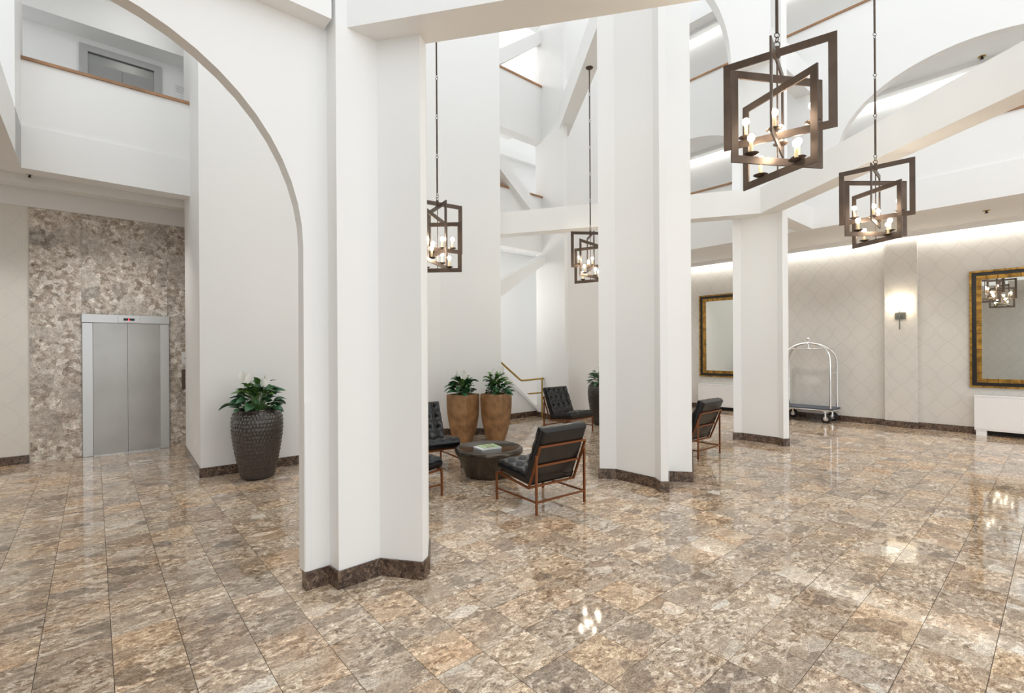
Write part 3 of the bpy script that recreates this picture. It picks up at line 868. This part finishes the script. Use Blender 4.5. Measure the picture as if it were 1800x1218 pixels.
# ------------------------------------------------------------------ lounge chairs
def cushion(w, l, t, buttons, name='cushion'):
    """tufted pad: x across w, y along l, its face at +z; returns bmesh with underside at z=0"""
    bm = bmesh.new(); nx, ny = 44, 40
    top, bot = [], []
    for j in range(ny + 1):
        rt, rb = [], []
        for i in range(nx + 1):
            u = -1 + 2 * i / nx; v = -1 + 2 * j / ny
            x, y = u * w / 2, v * l / 2
            ex = min(w / 2 - abs(x), l / 2 - abs(y))
            k = min(1, max(0, ex / 0.035)); k = math.sqrt(max(0, 1 - (1 - k) ** 2))
            z = t * (0.5 + 0.5 * k) + 0.012 * (1 - u * u) * (1 - v * v)
            for bx, by in buttons:
                r2 = (x - bx) ** 2 + (y - by) ** 2
                z -= 0.032 * math.exp(-r2 / 0.0009)
            # soft folds joining the buttons
            gx = (x / 0.15 + 0.5); gy = (y / 0.15)
            z += 0.011 * abs(math.sin(math.pi * gx)) * abs(math.sin(math.pi * (gy + 0.0))) * k
            z += 0.0018 * math.sin(37 * x + 21 * y + 3 * math.sin(31 * y)) * k
            rt.append(bm.verts.new((x, y, z)))
            zb = t * (0.5 - 0.5 * k)
            rb.append(bm.verts.new((x, y, zb)) if 0 < i < nx and 0 < j < ny else None)
        top.append(rt); bot.append(rb)
    for j in range(ny + 1):
        for i in range(nx + 1):
            if bot[j][i] is None: bot[j][i] = top[j][i]
    for j in range(ny):
        for i in range(nx):
            bm.faces.new((top[j][i], top[j][i + 1], top[j + 1][i + 1], top[j + 1][i]))
            q = [bot[j][i], bot[j + 1][i], bot[j + 1][i + 1], bot[j][i + 1]]
            try: bm.faces.new(q)
            except ValueError: pass
    return bm

def make_chair():
    root = empty('lounge_chair', (0, 0, 0))
    hw = 0.335; r = 0.020
    yb, yf = -0.335, 0.335
    cor = (-0.19, 0.235); topb = (-0.372, 0.675); fr = (yf, 0.29)
    for sx in (-1, 1):
        for y, z in ((yf, 0.30), (yb, 0.585)):
            bm = bmesh.new(); bar(bm, (sx * hw, y, 0), (sx * hw, y, z), r); mobj('leg', bm, copper, root)
        bm = bmesh.new()
        xi = sx * (hw - r)
        bar(bm, (xi, fr[0], fr[1]), (xi, cor[0], cor[1]), r)
        bar(bm, (xi, cor[0], cor[1] - 0.008), (xi, topb[0], topb[1]), r)
        mobj('side_rail', bm, copper, root)
        bm = bmesh.new(); bar(bm, (sx * hw, yf, 0.125), (sx * hw, yb, 0.125), r * 0.85); mobj('stretcher', bm, copper, root)
    bm = bmesh.new(); bar(bm, (-hw, yb, 0.125), (hw, yb, 0.125), r * 0.85); mobj('stretcher', bm, copper, root)
    for y, z in (fr, cor, (-0.285, 0.465), topb):
        bm = bmesh.new(); bar(bm, (-hw + r, y, z), (hw - r, y, z), r); mobj('cross_bar', bm, copper, root)
    # cushions
    w = 0.625
    bx = [-0.225, -0.075, 0.075, 0.225]
    L_ = 0.60
    B1 = [(x, y) for x in bx for y in (-0.15, 0.0, 0.15)]
    bs = bmesh.new(); bs.free()
    sd = Vector((0, fr[0] - cor[0], fr[1] - cor[1])).normalized()
    sn = Vector((1, 0, 0)).cross(sd).normalized()
    def place(bm, org, yd, zd):
        M = Matrix((Vector((1, 0, 0)), yd, zd)).transposed().to_4x4(); M.translation = org
        bmesh.ops.transform(bm, matrix=M, verts=bm.verts)
    ls = 0.575
    bm = cushion(w, ls, 0.125, B1)
    c = Vector((0, cor[0], cor[1])) + sd * (ls / 2 - 0.01) + sn * 0.011
    place(bm, c, sd, sn); so = mobj('seat_cushion', bm, leather, root, smooth=True)
    bd = Vector((0, topb[0] - cor[0], topb[1] - cor[1])).normalized()
    bn = bd.cross(Vector((1, 0, 0))).normalized()
    if bn.y < 0: bn = -bn
    lb = 0.60
    B2 = [(x, y + 0.03) for x in bx for y in (-0.13, 0.03, 0.19)]
    bm = cushion(w, lb, 0.115, B2)
    c2_ = Vector((0, cor[0], cor[1])) + bd * (lb / 2 + 0.05) + bn * 0.011
    Mx = Matrix((Vector((-1, 0, 0)), bd, bn)).transposed().to_4x4(); Mx.translation = c2_
    bmesh.ops.transform(bm, matrix=Mx, verts=bm.verts)
    bo = mobj('back_cushion', bm, leather, root, smooth=True)
    for par, cc_, yd, zd, Bs, tt in ((so, c, sd, sn, B1, 0.125), (bo, c2_, bd, bn, B2, 0.115)):
        for x, y in Bs:
            u_, v_ = x / (w / 2), y / (ls / 2)
            bm = bmesh.new(); bmesh.ops.create_icosphere(bm, subdivisions=1, radius=0.009)
            bmesh.ops.translate(bm, vec=cc_ + Vector((x, 0, 0)) + yd * y + zd * (tt - 0.016), verts=bm.verts)
            mobj('button', bm, leather, par, smooth=True)
    return root

def copy_tree(o, parent=None):
    c = o.copy(); COL.objects.link(c)
    if parent is not None:
        c.parent = parent; c.matrix_parent_inverse = o.matrix_parent_inverse.copy()
    for ch in list(o.children): copy_tree(ch, c)
    return c

AUp = math.atan2(U.y, U.x); AVp = math.atan2(V.y, V.x)
fA = AVp - math.pi / 2          # local +y turned to face V
chairs = [
    ((0.294, 5.21), math.atan2(0.538 + 0.58, -0.428 - 0.43) - math.pi / 2, 'black leather lounge chair seen from behind, in front of the drum table'),
    ((1.10, 9.50), AVp + math.pi / 2, 'black tufted leather lounge chair before the dark round pot, facing forward'),
    ((-1.17, 6.74), math.atan2(-0.83, 0.55) - math.pi / 2, 'black tufted lounge chair beside the copper planters, half behind big column'),
    ((-1.27, 5.44), AUp - math.pi / 2, 'black lounge chair almost wholly hidden by the big column'),
    ((2.75, 7.52), fA, 'black lounge chair alone between the two notched columns'),
]
proto = make_chair()
for k, (xy, rz, lab) in enumerate(chairs):
    o = proto if k == 0 else copy_tree(proto)
    o.location = (xy[0], xy[1], 0); o.rotation_euler = (0, 0, rz)
    tag(o, lab, 'chair', 'black leather lounge chairs with copper frames')

# ------------------------------------------------------------------ drum table and magazines
tb = empty('drum_table', (-0.31, 6.30, 0)); tag(tb, 'round dark pewter drum table in the middle of the chairs', 'table')
bm = bmesh.new()
lathe(bm, [(0.29, 0.0), (0.305, 0.008), (0.33, 0.06), (0.37, 0.16), (0.402, 0.235), (0.418, 0.262), (0.420, 0.270)], 64)
mobj('body', bm, tablem, tb, smooth=True)
bm = bmesh.new()
lathe(bm, [(0.420, 0.270), (0.438, 0.29), (0.446, 0.318), (0.440, 0.345), (0.425, 0.362), (0.405, 0.368), (0.395, 0.364)], 64)
mobj('rim', bm, tablem, tb, smooth=True)
bm = bmesh.new(); lathe(bm, [(0.396, 0.35), (0.396, 0.3625)], 64); mobj('table_top', bm, tabletop, tb)
def magazine(x, y, z, rz, w, l, t, cover, label, pic):
    r_ = empty('magazine', (x, y, z), rz); tag(r_, label, 'magazine')
    bm = bmesh.new(); box(bm, (0, 0, t / 2), (w - 0.004, l - 0.004, t - 0.002)); mobj('pages', bm, paper, r_)
    bm = bmesh.new(); box(bm, (0, 0, t), (w, l, 0.0016)); box(bm, (0, 0, 0.0008), (w, l, 0.0016)); mobj('cover', bm, cover, r_)
    if pic:
        bm = bmesh.new()
        for a, b, c_, d_ in ((-0.04, -0.06, 0.05, 0.05), (0.03, -0.05, 0.06, 0.04), (-0.02, 0.03, 0.10, 0.02), (0.05, 0.06, 0.02, 0.05)):
            box(bm, (a, b, t + 0.0012), (c_, d_, 0.001))
        mobj('cover_picture', bm, magpic, r_)
magazine(-0.325, 6.22, 0.3645, math.radians(33), 0.29, 0.23, 0.014, paper, 'white magazine lying under the green one on the drum table', False)
magazine(-0.31, 6.225, 0.3805, math.radians(30), 0.23, 0.21, 0.009, magm, 'green covered magazine on top, on the drum table', True)

# ------------------------------------------------------------------ plants and pots
def leaf_mesh(name, L_, w, droop, mat, cup=0.3):
    """pointed oval leaf: rises from its foot, then bends over"""
    bm = bmesh.new(); n = 9; rows = []
    y = z = 0.0
    for i in range(n + 1):
        s = i / n
        ww = w * (math.sin(math.pi * s ** 0.85) ** 0.75 if 0 < s < 1 else 0.02)
        th = 0.35 - droop * s
        rows.append([bm.verts.new((-ww, y, z + ww * cup)), bm.verts.new((-ww * 0.5, y, z + ww * cup * 0.4)), bm.verts.new((0, y, z)), bm.verts.new((ww * 0.5, y, z + ww * cup * 0.4)), bm.verts.new((ww, y, z + ww * cup))])
        y += L_ / n * math.cos(th); z += L_ / n * math.sin(th)
    for a, b in zip(rows, rows[1:]):
        for k in range(4): bm.faces.new((a[k], a[k + 1], b[k + 1], b[k]))
    me = bpy.data.meshes.new(name); bm.to_mesh(me); bm.free(); me.materials.append(mat)
    for p in me.polygons: p.use_smooth = True
    return me
LEAVES = [leaf_mesh('leaf', 0.19, 0.052, 0.9, leafm), leaf_mesh('leaf', 0.22, 0.058, 1.2, leafm), leaf_mesh('leaf', 0.16, 0.048, 0.7, leafm), leaf_mesh('leaf', 0.18, 0.050, 0.9, leafl)]
SPATHE = leaf_mesh('spathe', 0.15, 0.045, 0.1, petal, 0.6)
def plant(root, z, R, H, n, flowers, seed, wall=None):
    rnd = random.Random(seed)
    bm = bmesh.new()
    for k in range(n):
        a = 2 * math.pi * (k * 0.381966) + rnd.uniform(-0.35, 0.35)
        f = (k + 0.5) / n                      # 0 outer low .. 1 inner high
        rad = R * (1 - f) ** 0.55 * rnd.uniform(0.45, 0.75)
        hz = z + 0.03 + H * (f ** 0.9) * rnd.uniform(0.65, 0.95)
        p = Vector((math.cos(a) * rad, math.sin(a) * rad, hz))
        base = Vector((math.cos(a) * R * 0.12, math.sin(a) * R * 0.12, z - 0.02))
        tube(bm, [base, base.lerp(p, 0.55) + Vector((0, 0, 0.03)), p], 0.0028, 5, cap=False)
        if wall and (p.x + 0.23 * math.cos(a)) * wall[0].x + (p.y + 0.23 * math.sin(a)) * wall[0].y > wall[1]:
            a = math.atan2(wall[0].y, wall[0].x) + rnd.choice((-1, 1)) * rnd.uniform(1.2, 2.2)
            if p.x * wall[0].x + p.y * wall[0].y > wall[1] * 0.5: p.x -= wall[0].x * 0.1; p.y -= wall[0].y * 0.1
        m = LEAVES[3] if (f > 0.5 and rnd.random() < 0.5) else LEAVES[rnd.randrange(3)]
        o = bpy.data.objects.new('leaf', m); COL.objects.link(o); o.parent = root
        o.location = p
        pitch = -0.1 + f * 0.75 + rnd.uniform(-0.25, 0.2)
        o.rotation_euler = (pitch, rnd.uniform(-0.5, 0.5), a - math.pi / 2 + rnd.uniform(-0.3, 0.3))
        q = rnd.uniform(0.8, 1.1); o.scale = (q, q, q)
    for k in range(flowers):
        a = -math.pi / 2 + rnd.uniform(-1.6, 1.6); rad = R * rnd.uniform(0.2, 0.6)
        p = Vector((math.cos(a) * rad, math.sin(a) * rad, z + H * rnd.uniform(0.8, 1.12)))
        base = Vector((0, 0, z)); tube(bm, [base, p], 0.0028, 5, cap=False)
        o = bpy.data.objects.new('spathe', SPATHE); COL.objects.link(o); o.parent = root
        o.location = p; o.rotation_euler = (1.2 + rnd.uniform(-0.3, 0.2), rnd.uniform(-0.3, 0.3), rnd.uniform(-0.9, 0.9) + (0 if k % 2 else math.pi))
    mobj('stems', bm, leafl, root)
def round_pot(x, y, rz, label, H, n, fl_, seed, wall=None):
    rt = empty('potted_lily', (x, y, 0), rz); tag(rt, label, 'potted plant', 'lilies in tall round textured pots')
    prof0 = [(0.0, 0.175), (0.02, 0.19), (0.08, 0.207), (0.2, 0.233), (0.35, 0.262), (0.5, 0.285), (0.62, 0.297), (0.72, 0.300), (0.79, 0.293), (0.84, 0.277), (0.87, 0.258)]
    def rad(z):
        for (za, ra), (zb, rb) in zip(prof0, prof0[1:]):
            if za <= z <= zb:
                s = (z - za) / (zb - za); return ra + (rb - ra) * s
        return prof0[-1][1]
    prof = [(rad(0.87 * i / 110), 0.87 * i / 110) for i in range(111)]
    def fn(a, z, i):
        # overlapping drop-shaped scales
        k = 44; v = z / 0.048; row = math.floor(v); fv = v - row
        u = (a / (2 * math.pi) * k + 0.5 * (row % 2)) % 1.0 - 0.5
        d = math.sqrt((u * 1.7) ** 2 + (fv - 0.25) ** 2 * 0.8)
        return 0.012 * (1 - min(1, d)) * (1.0 if z > 0.02 else 0) - 0.004
    bm = bmesh.new(); lathe(bm, prof, 220, fn=fn, capt=False)
    mobj('body', bm, bronze_pot, rt, smooth=True)
    bm = bmesh.new(); lathe(bm, [(0.256, 0.865), (0.258, 0.882), (0.250, 0.892), (0.236, 0.888), (0.232, 0.86), (0.228, 0.80)], 64, capb=False, capt=False)
    mobj('rim', bm, bronze_pot, rt, smooth=True)
    bm = bmesh.new(); lathe(bm, [(0.232, 0.83), (0.232, 0.85)], 40); mobj('soil', bm, soilm, rt)
    plant(rt, 0.85, 0.33, H, n, fl_, seed, wall)
    return rt
wallpt = L2 + e * 0.60
pp_ = wallpt + Vector((e.y, -e.x)) * 0.41
round_pot(pp_.x, pp_.y, 0.0, 'leafy lily in a tall dark textured pot against the wide white pier', 0.35, 92, 7, 3, (Vector((-e.y, e.x)), 0.39))
round_pot(1.93, 10.35, 0.0, 'leafy lily in a tall dark pot behind the middle column and back chair', 0.28, 72, 5, 7)

def square_planter(x, y, rz, label, R_, H, n, fl_, seed, wx, wl):
    rt = empty('potted_lily', (x, y, 0), rz); tag(rt, label, 'potted plant', 'lilies in tapering square copper planters')
    prof = [(0.0, 0.118), (0.03, 0.127), (0.15, 0.155), (0.3, 0.181), (0.45, 0.199), (0.6, 0.208), (0.75, 0.211), (0.83, 0.209)]
    def sq(r, z, c=0.014):
        pts = []
        for qx, qy in ((1, 1), (-1, 1), (-1, -1), (1, -1)):
            a0 = math.atan2(qy, qx) - math.pi / 4
            for k in range(4):
                a = a0 + math.pi / 2 * k / 3
                pts.append((qx * (r - c) + math.cos(a) * c, qy * (r - c) + math.sin(a) * c, z))
        return pts
    bm = bmesh.new()
    rings = [[bm.verts.new(p) for p in sq(r, z)] for z, r in prof] + [[bm.verts.new(p) for p in sq(0.205, 0.845)], [bm.verts.new(p) for p in sq(0.185, 0.845)], [bm.verts.new(p) for p in sq(0.18, 0.80)]]
    m_ = len(rings[0])
    for a, b in zip(rings, rings[1:]):
        for k in range(m_): bm.faces.new((a[k], a[(k + 1) % m_], b[(k + 1) % m_], b[k]))
    bm.faces.new(rings[0][::-1])
    mobj('body', bm, gold_planter, rt, smooth=True)
    bm = bmesh.new(); box(bm, (0, 0, 0.805), (0.358, 0.358, 0.02)); mobj('soil', bm, soilm, rt)
    plant(rt, 0.82, R_, H, n, fl_, seed, (Vector((wx * math.cos(rz), -wx * math.sin(rz))), wl))
p1 = (-0.87, 8.52); p2 = (-0.29, 8.62)
square_planter(p1[0], p1[1], math.radians(-33), 'lily in the square copper planter beside the half hidden chair', 0.28, 0.30, 76, 7, 11, 1, 0.30)
square_planter(p2[0], p2[1], math.radians(-28), 'lily in the square copper planter closest to the stair', 0.26, 0.34, 74, 6, 12, -1, 0.27)

# ------------------------------------------------------------------ stair handrail
hr = empty('stair_handrail', (0, 0, 0)); tag(hr, 'aged brass handrail at the foot of the stair', 'handrail')
def st3(px, py, off=0.42):
    t, z = along(ST0 - V * off, U, px, py); q = ST0 + U * t - V * off; return Vector((q.x, q.y, z))
a, b, c = st3(885, 641), st3(916, 669), st3(957, 665)
a = a + (a - b) * 0.9
bm = bmesh.new(); tube(bm, [a, b + (a - b) * 0.04, b + (c - b) * 0.04, c], 0.022, 10); mobj('rail', bm, brass, hr, smooth=True)
pz = c + (b - c).normalized() * 0.08
bm = bmesh.new(); tube(bm, [(pz.x, pz.y, pz.z), (pz.x, pz.y, 0.0)], 0.02, 10); mobj('post', bm, brass, hr, smooth=True)
bm = bmesh.new(); l0 = st3(931, 692); l1 = Vector((pz.x, pz.y, l0.z)); tube(bm, [l0, l1], 0.018, 10); tube(bm, [l0, l0 + Vector((V.x, V.y, 0)) * 0.06], 0.012, 8); mobj('lower_rail', bm, brass, hr, smooth=True)

# ------------------------------------------------------------------ luggage cart
cw = (G(1455, 743.7) + G(1468.6, 739.5)) / 2 + V * 0.42
cw = cw - U * max(0.0, 0.36 - (RW0 - cw).dot(U))
lc = empty('luggage_cart', (cw.x, cw.y, 0), AVp); tag(lc, 'chrome hotel luggage cart parked against the papered wall', 'luggage cart')
LX_, LY_ = 0.55, 0.29      # half length (local x), half width
bm = bmesh.new(); box(bm, (0, 0, 0.275), (2 * LX_, 2 * LY_, 0.03), bev=0.012); mobj('deck', bm, chrome, lc, smooth=True)
bm = bmesh.new(); box(bm, (0, 0, 0.303), (2 * LX_ - 0.03, 2 * LY_ - 0.03, 0.028), bev=0.01); mobj('deck_carpet', bm, carpetm, lc)
bm = bmesh.new(); tube(bm, [(-LX_ + 0.2, -LY_ + 0.03, 0.2), (LX_ - 0.2, -LY_ + 0.03, 0.2)], 0.008, 8); mobj('under_rail', bm, chrome, lc, smooth=True)
for sx in (-1, 1):
    for sy in (-1, 1):
        wx, wy = sx * 0.40, sy * (LY_ - 0.05)
        bm = bmesh.new(); lathe(bm, [(0.045, -0.02), (0.085, -0.022), (0.1, -0.012), (0.1, 0.012), (0.085, 0.022), (0.045, 0.02)], 28)
        bmesh.ops.rotate(bm, cent=(0, 0, 0), matrix=Matrix.Rotation(math.pi / 2, 3, 'X'), verts=bm.verts)
        bmesh.ops.translate(bm, vec=(wx, wy, 0.1), verts=bm.verts)
        wh = mobj('wheel', bm, rubber, lc, smooth=True)
        bm = bmesh.new(); lathe(bm, [(0.012, -0.026), (0.05, -0.022), (0.05, 0.022), (0.012, 0.026)], 20)
        bmesh.ops.rotate(bm, cent=(0, 0, 0), matrix=Matrix.Rotation(math.pi / 2, 3, 'X'), verts=bm.verts)
        bmesh.ops.translate(bm, vec=(wx, wy, 0.1), verts=bm.verts)
        mobj('hub', bm, chrome, wh, smooth=True)
        bm = bmesh.new()
        for s in (-1, 1): bar(bm, (wx, wy + s * 0.03, 0.1), (wx, wy + s * 0.03, 0.235), 0.03, 0.005, up=(0, 1, 0))
        box(bm, (wx, wy, 0.25), (0.07, 0.07, 0.03)); mobj('caster_fork', bm, chrome, lc)
for sy in (-1, 1):
    pts = []
    px_ = LX_ - 0.07; py_ = LY_ - 0.06; rr = 0.42; zt_ = 1.72
    pts.append((px_, sy * py_, 0.31))
    n = 22
    pts.append((px_, sy * py_, 0.9))
    for k in range(n + 1):
        th = math.pi * k / n
        x = px_ * math.cos(th)
        z = zt_ - rr + rr * math.sin(th) ** 0.9
        y = sy * py_ * (0.12 + 0.88 * (1 - math.sin(th) ** 1.5))
        pts.append((x, y, z))
    pts.append((-px_, sy * py_, 0.9)); pts.append((-px_, sy * py_, 0.31))
    bm = bmesh.new(); tube(bm, pts, 0.022, 12); mobj('hoop', bm, chrome, lc, smooth=True)
bm = bmesh.new(); tube(bm, [(-px_ + 0.05, 0, 1.60), (px_ - 0.05, 0, 1.60)], 0.012, 10); tube(bm, [(0, 0, 1.6), (0, 0, 1.72)], 0.012, 8); mobj('hanging_rail', bm, chrome, lc, smooth=True)
for sx in (-1, 1):
    bm = bmesh.new(); tube(bm, [(sx * px_, -py_, 1.07), (sx * px_, py_, 1.07)], 0.014, 10); mobj('end_bar', bm, chrome, lc, smooth=True)
    bm = bmesh.new(); tube(bm, [(sx * (px_ - 0.05), -py_ * 0.66, 1.60), (sx * (px_ - 0.05), py_ * 0.66, 1.60)], 0.012, 10); mobj('hanging_rail_end', bm, chrome, lc, smooth=True)
bm = bmesh.new(); box(bm, (0, 0, 1.725), (0.09, 0.09, 0.05), bev=0.008); mobj('top_block', bm, chrome, lc)
bm = bmesh.new(); lathe(bm, [(0.012, 1.74), (0.012, 1.765), (0.028, 1.78), (0.042, 1.805), (0.042, 1.82), (0.028, 1.846), (0.006, 1.856)], 24); mobj('ball_finial', bm, chrome, lc, smooth=True)

# ------------------------------------------------------------------ mirrors, radiators, sconce on the papered wall
def wallbox(bm, t0, t1, z0, z1, o0, o1):
    """box on the papered wall, standing off from o0 to o1 towards the room"""
    vslab(bm, RW0 - U * o1, V, rect(t0, t1, z0, z1), o1 - o0, U)
def gold_mirror(px, z0, z1, width, label):
    th, _ = along(RW0, V, px)      # the frame's far edge as seen
    rt = empty('wall_mirror', (0, 0, 0)); tag(rt, label, 'mirror', 'gilded wall mirrors')
    t1, t0 = th, th - width
    a = 0.045; b = 0.10; c_ = 0.17
    def framering(o0, o1, i0, i1, name, mat, off=0.0, smooth=False):
        for (u0, u1, v0, v1) in ((t0 + o0, t1 - o0, z1 - i0, z1 - o0), (t0 + o0, t1 - o0, z0 + o0, z0 + i0), (t0 + o0, t0 + i0, z0 + i0, z1 - i0), (t1 - i0, t1 - o0, z0 + i0, z1 - i0)):
            bm = bmesh.new(); wallbox(bm, u0, u1, v0, v1, 0.0, i1); mobj(name, bm, mat, rt)
    framering(0.0, 0, 0.032, 0.055, 'outer_moulding', goldm)
    framering(0.032, 0, 0.095, 0.038, 'black_band', blackm)
    framering(0.095, 0, 0.165, 0.050, 'inner_moulding', goldm)
    # bamboo knuckles along both gilt mouldings
    bm = bmesh.new()
    k = 0.02
    z = z0 + 0.12
    while z < z1 - 0.1:
        for tt in (t0 + 0.13, t1 - 0.13): wallbox(bm, tt - 0.037, tt + 0.037, z, z + 0.014, 0.045, 0.058)
        for tt in (t0 + 0.016, t1 - 0.016): wallbox(bm, tt - 0.018, tt + 0.018, z + 0.05, z + 0.062, 0.045, 0.063)
        z += 0.145
    tt = t0 + 0.15
    while tt < t1 - 0.15:
        for zz in (z0 + 0.13, z1 - 0.13): wallbox(bm, tt, tt + 0.014, zz - 0.037, zz + 0.037, 0.045, 0.058)
        for zz in (z0 + 0.016, z1 - 0.016): wallbox(bm, tt + 0.05, tt + 0.062, zz - 0.018, zz + 0.018, 0.045, 0.063)
        tt += 0.145
    mobj('carved_knuckles', bm, MATS['dark_gold'], rt)
    bm = bmesh.new(); wallbox(bm, t0 + 0.16, t1 - 0.16, z0 + 0.16, z1 - 0.16, 0.0, 0.02); mobj('mirror_glass', bm, mirrorm, rt)
plain('dark_gold', (0.20, 0.10, 0.03), 0.4, metal=0.6)
gold_mirror(1705, 0.87, 3.03, 1.55, 'gilt and black framed mirror above the radiator cover at the frame edge')
gold_mirror(1231, 0.86, 3.03, 1.55, 'gilt framed mirror seen between middle and slim columns')

def radiator(px, zt_, depth, width, label):
    th, _ = along(RW0 - U * depth, V, px)
    rt = empty('radiator_cover', (0, 0, 0)); tag(rt, label, 'radiator cover', 'white radiator covers')
    t1, t0 = th, th - width
    bm = bmesh.new(); wallbox(bm, t0, t1, 0.10, zt_, 0.016, depth); mobj('body', bm, radm, rt)
    bm = bmesh.new(); wallbox(bm, t0 - 0.006, t1 + 0.006, zt_, zt_ + 0.015, 0.016, depth + 0.008); mobj('top_panel', bm, radm, rt)
    bm = bmesh.new(); wallbox(bm, t0, t1, 0.13, zt_ - 0.02, depth, depth + 0.006); mobj('front_panel', bm, radm, rt)
    for tt in (t0 + 0.02, t1 - 0.16):
        bm = bmesh.new(); wallbox(bm, tt, tt + 0.14, 0, 0.10, 0.016, depth - 0.01); mobj('foot', bm, radm, rt)
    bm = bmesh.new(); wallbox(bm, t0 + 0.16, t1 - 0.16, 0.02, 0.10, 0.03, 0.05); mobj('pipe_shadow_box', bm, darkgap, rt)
radiator(1712, 0.715, 0.20, 1.7, 'white radiator cover beneath the gilt and black mirror at frame edge')
radiator(1227, 0.655, 0.20, 1.7, 'white radiator cover beneath the mirror between the columns')

def sconce(p, d, n, label):
    """d along the wall, n towards the room"""
    rt = empty('wall_sconce', (0, 0, 0)); tag(rt, label, 'sconce')
    def P(t, o, z): q = p + d * t + n * o; return (q.x, q.y, z)
    bm = bmesh.new(); vslab(bm, p, d, rect(-0.085, 0.085, 2.19, 2.33), 0.02, n); mobj('backplate', bm, nickel, rt)
    bm = bmesh.new(); bar(bm, P(0, 0.02, 2.27), P(0, 0.085, 2.27), 0.02); tube(bm, [P(0, 0.085, 2.36), P(0, 0.085, 1.98)], 0.011, 10); mobj('arm', bm, nickel, rt)
    bm = bmesh.new()
    w, dp, t_ = 0.215, 0.15, 0.006
    z0, z1 = 2.36, 2.62
    vslab(bm, p + n * dp, d, rect(-w, w, z0, z1), t_, n)
    vslab(bm, p + n * 0.01 - d * w, n, rect(0, dp - 0.01, z0, z1), t_, d); vslab(bm, p + n * 0.01 + d * (w - t_), n, rect(0, dp - 0.01, z0, z1), t_, d)
    mobj('shade', bm, shadem, rt)
    bm = bmesh.new(); bmesh.ops.create_icosphere(bm, subdivisions=2, radius=0.03); bmesh.ops.translate(bm, vec=P(0, 0.085, 2.46), verts=bm.verts); mobj('bulb', bm, bulbm, rt, smooth=True)
sc_t = (tp0 + tp1) / 2
sconce(RW0 - U * 0.10 + V * sc_t, V, -U, 'lit wall sconce with square plate on the pilaster')
# its twin on the opposite wall, seen in the mirror
sconce(BW0 + V * 0.6, V, U, 'lit wall sconce on the opposite wall, seen in mirror')

# ------------------------------------------------------------------ small fittings
def fitting(name, xy, z, r, mat, label, cat):
    rt = empty(name, (xy[0], xy[1], z)); tag(rt, label, cat)
    bm = bmesh.new(); lathe(bm, [(r, 0.0), (r, -0.006), (r * 0.6, -0.012)], 20, capt=True); mobj('flange', bm, mat, rt, smooth=True)
    bm = bmesh.new(); lathe(bm, [(r * 0.35, -0.01), (r * 0.3, -0.03), (r * 0.5, -0.04), (r * 0.5, -0.046)], 14); mobj('nozzle', bm, blackm, rt, smooth=True)
fitting('sprinkler_head', G(1726, 99, 6.62), 6.62, 0.055, brass, 'brass sprinkler in the gallery ceiling behind the low arch', 'sprinkler')
fitting('sprinkler_head', G(1734, 370, 3.9), 3.9, 0.05, brass, 'brass sprinkler in the low ceiling above the gilt mirror', 'sprinkler')
fitting('sprinkler_head', G(52, 306, 4.05), 4.05, 0.035, nickel, 'small steel sprinkler in low ceiling above the marble', 'sprinkler')
bm = bmesh.new()
sw, swz = along(L1, (L2 - L1).normalized(), 341.5, 775)
dl = (L2 - L1).normalized(); nl = Vector((-dl.y, dl.x))
if nl.dot(-L1) < 0: nl = -nl
vslab(bm, L1 + nl * (-0.014), dl, rect(sw - 0.03, sw + 0.045, swz - 0.05, swz + 0.05), 0.008, nl)
rt = empty('wall_socket', (0, 0, 0)); tag(rt, 'white wall socket plate low on the side of the wide pier', 'socket')
mobj('plate', bm, radm, rt)
bm = bmesh.new(); vslab(bm, L1 + nl * (-0.008), dl, rect(sw - 0.01, sw + 0.02, swz - 0.03, swz + 0.03), 0.003, nl); mobj('socket_insert', bm, paper, rt)

# recessed lamps over the elevator lobby
def down_spot(xy, z, power, size=0.09, label=''):
    ld = bpy.data.lights.new('down_spot', 'SPOT'); ld.energy = power; ld.spot_size = math.radians(110); ld.spot_blend = 0.8; ld.shadow_soft_size = size; ld.color = (1, 0.98, 0.95)
    o = bpy.data.objects.new('down_spot', ld); COL.objects.link(o); o.location = (xy[0], xy[1], z - 0.02)
    o['label'] = label; o['category'] = 'lamp'
for k in (-1.6, 0.3, 1.6):
    down_spot(LW0 + U * k - V * 1.0, 4.05, 75, label='recessed lamp in the low ceiling before the elevator')
for k in (-5.5, -3.5, -1.5, 0.5, 2.5, 4.0):      # fill spots added to brighten the papered wall side, no fixtures there
    down_spot(RW0 + V * k - U * 1.3, 3.9, 60, label='added fill spot under the low ceiling along the papered wall')
def fill_point(p, z, power):
    ld = bpy.data.lights.new('added_fill', 'POINT'); ld.energy = power; ld.shadow_soft_size = 0.12; ld.color = (1, 0.985, 0.96)
    o = bpy.data.objects.new('added_fill', ld); COL.objects.link(o); o.location = (p.x, p.y, z)
    o['label'] = 'added fill light without fixture, in stairwell and upper gallery'; o['category'] = 'lamp'
for z in (2.9, 6.1, 8.6):  # points added to brighten the stairwell, standing for no real lamp
    fill_point(PB0 + V * 1.35 + U * 0.1, z, 34 if z < 4 else 15)
for k in (0.6, 2.0):  # weak points added to lift the upper elevator gallery, no fixtures
    fill_point(LW0 - V * 1.0 + U * k, 6.7, 2)
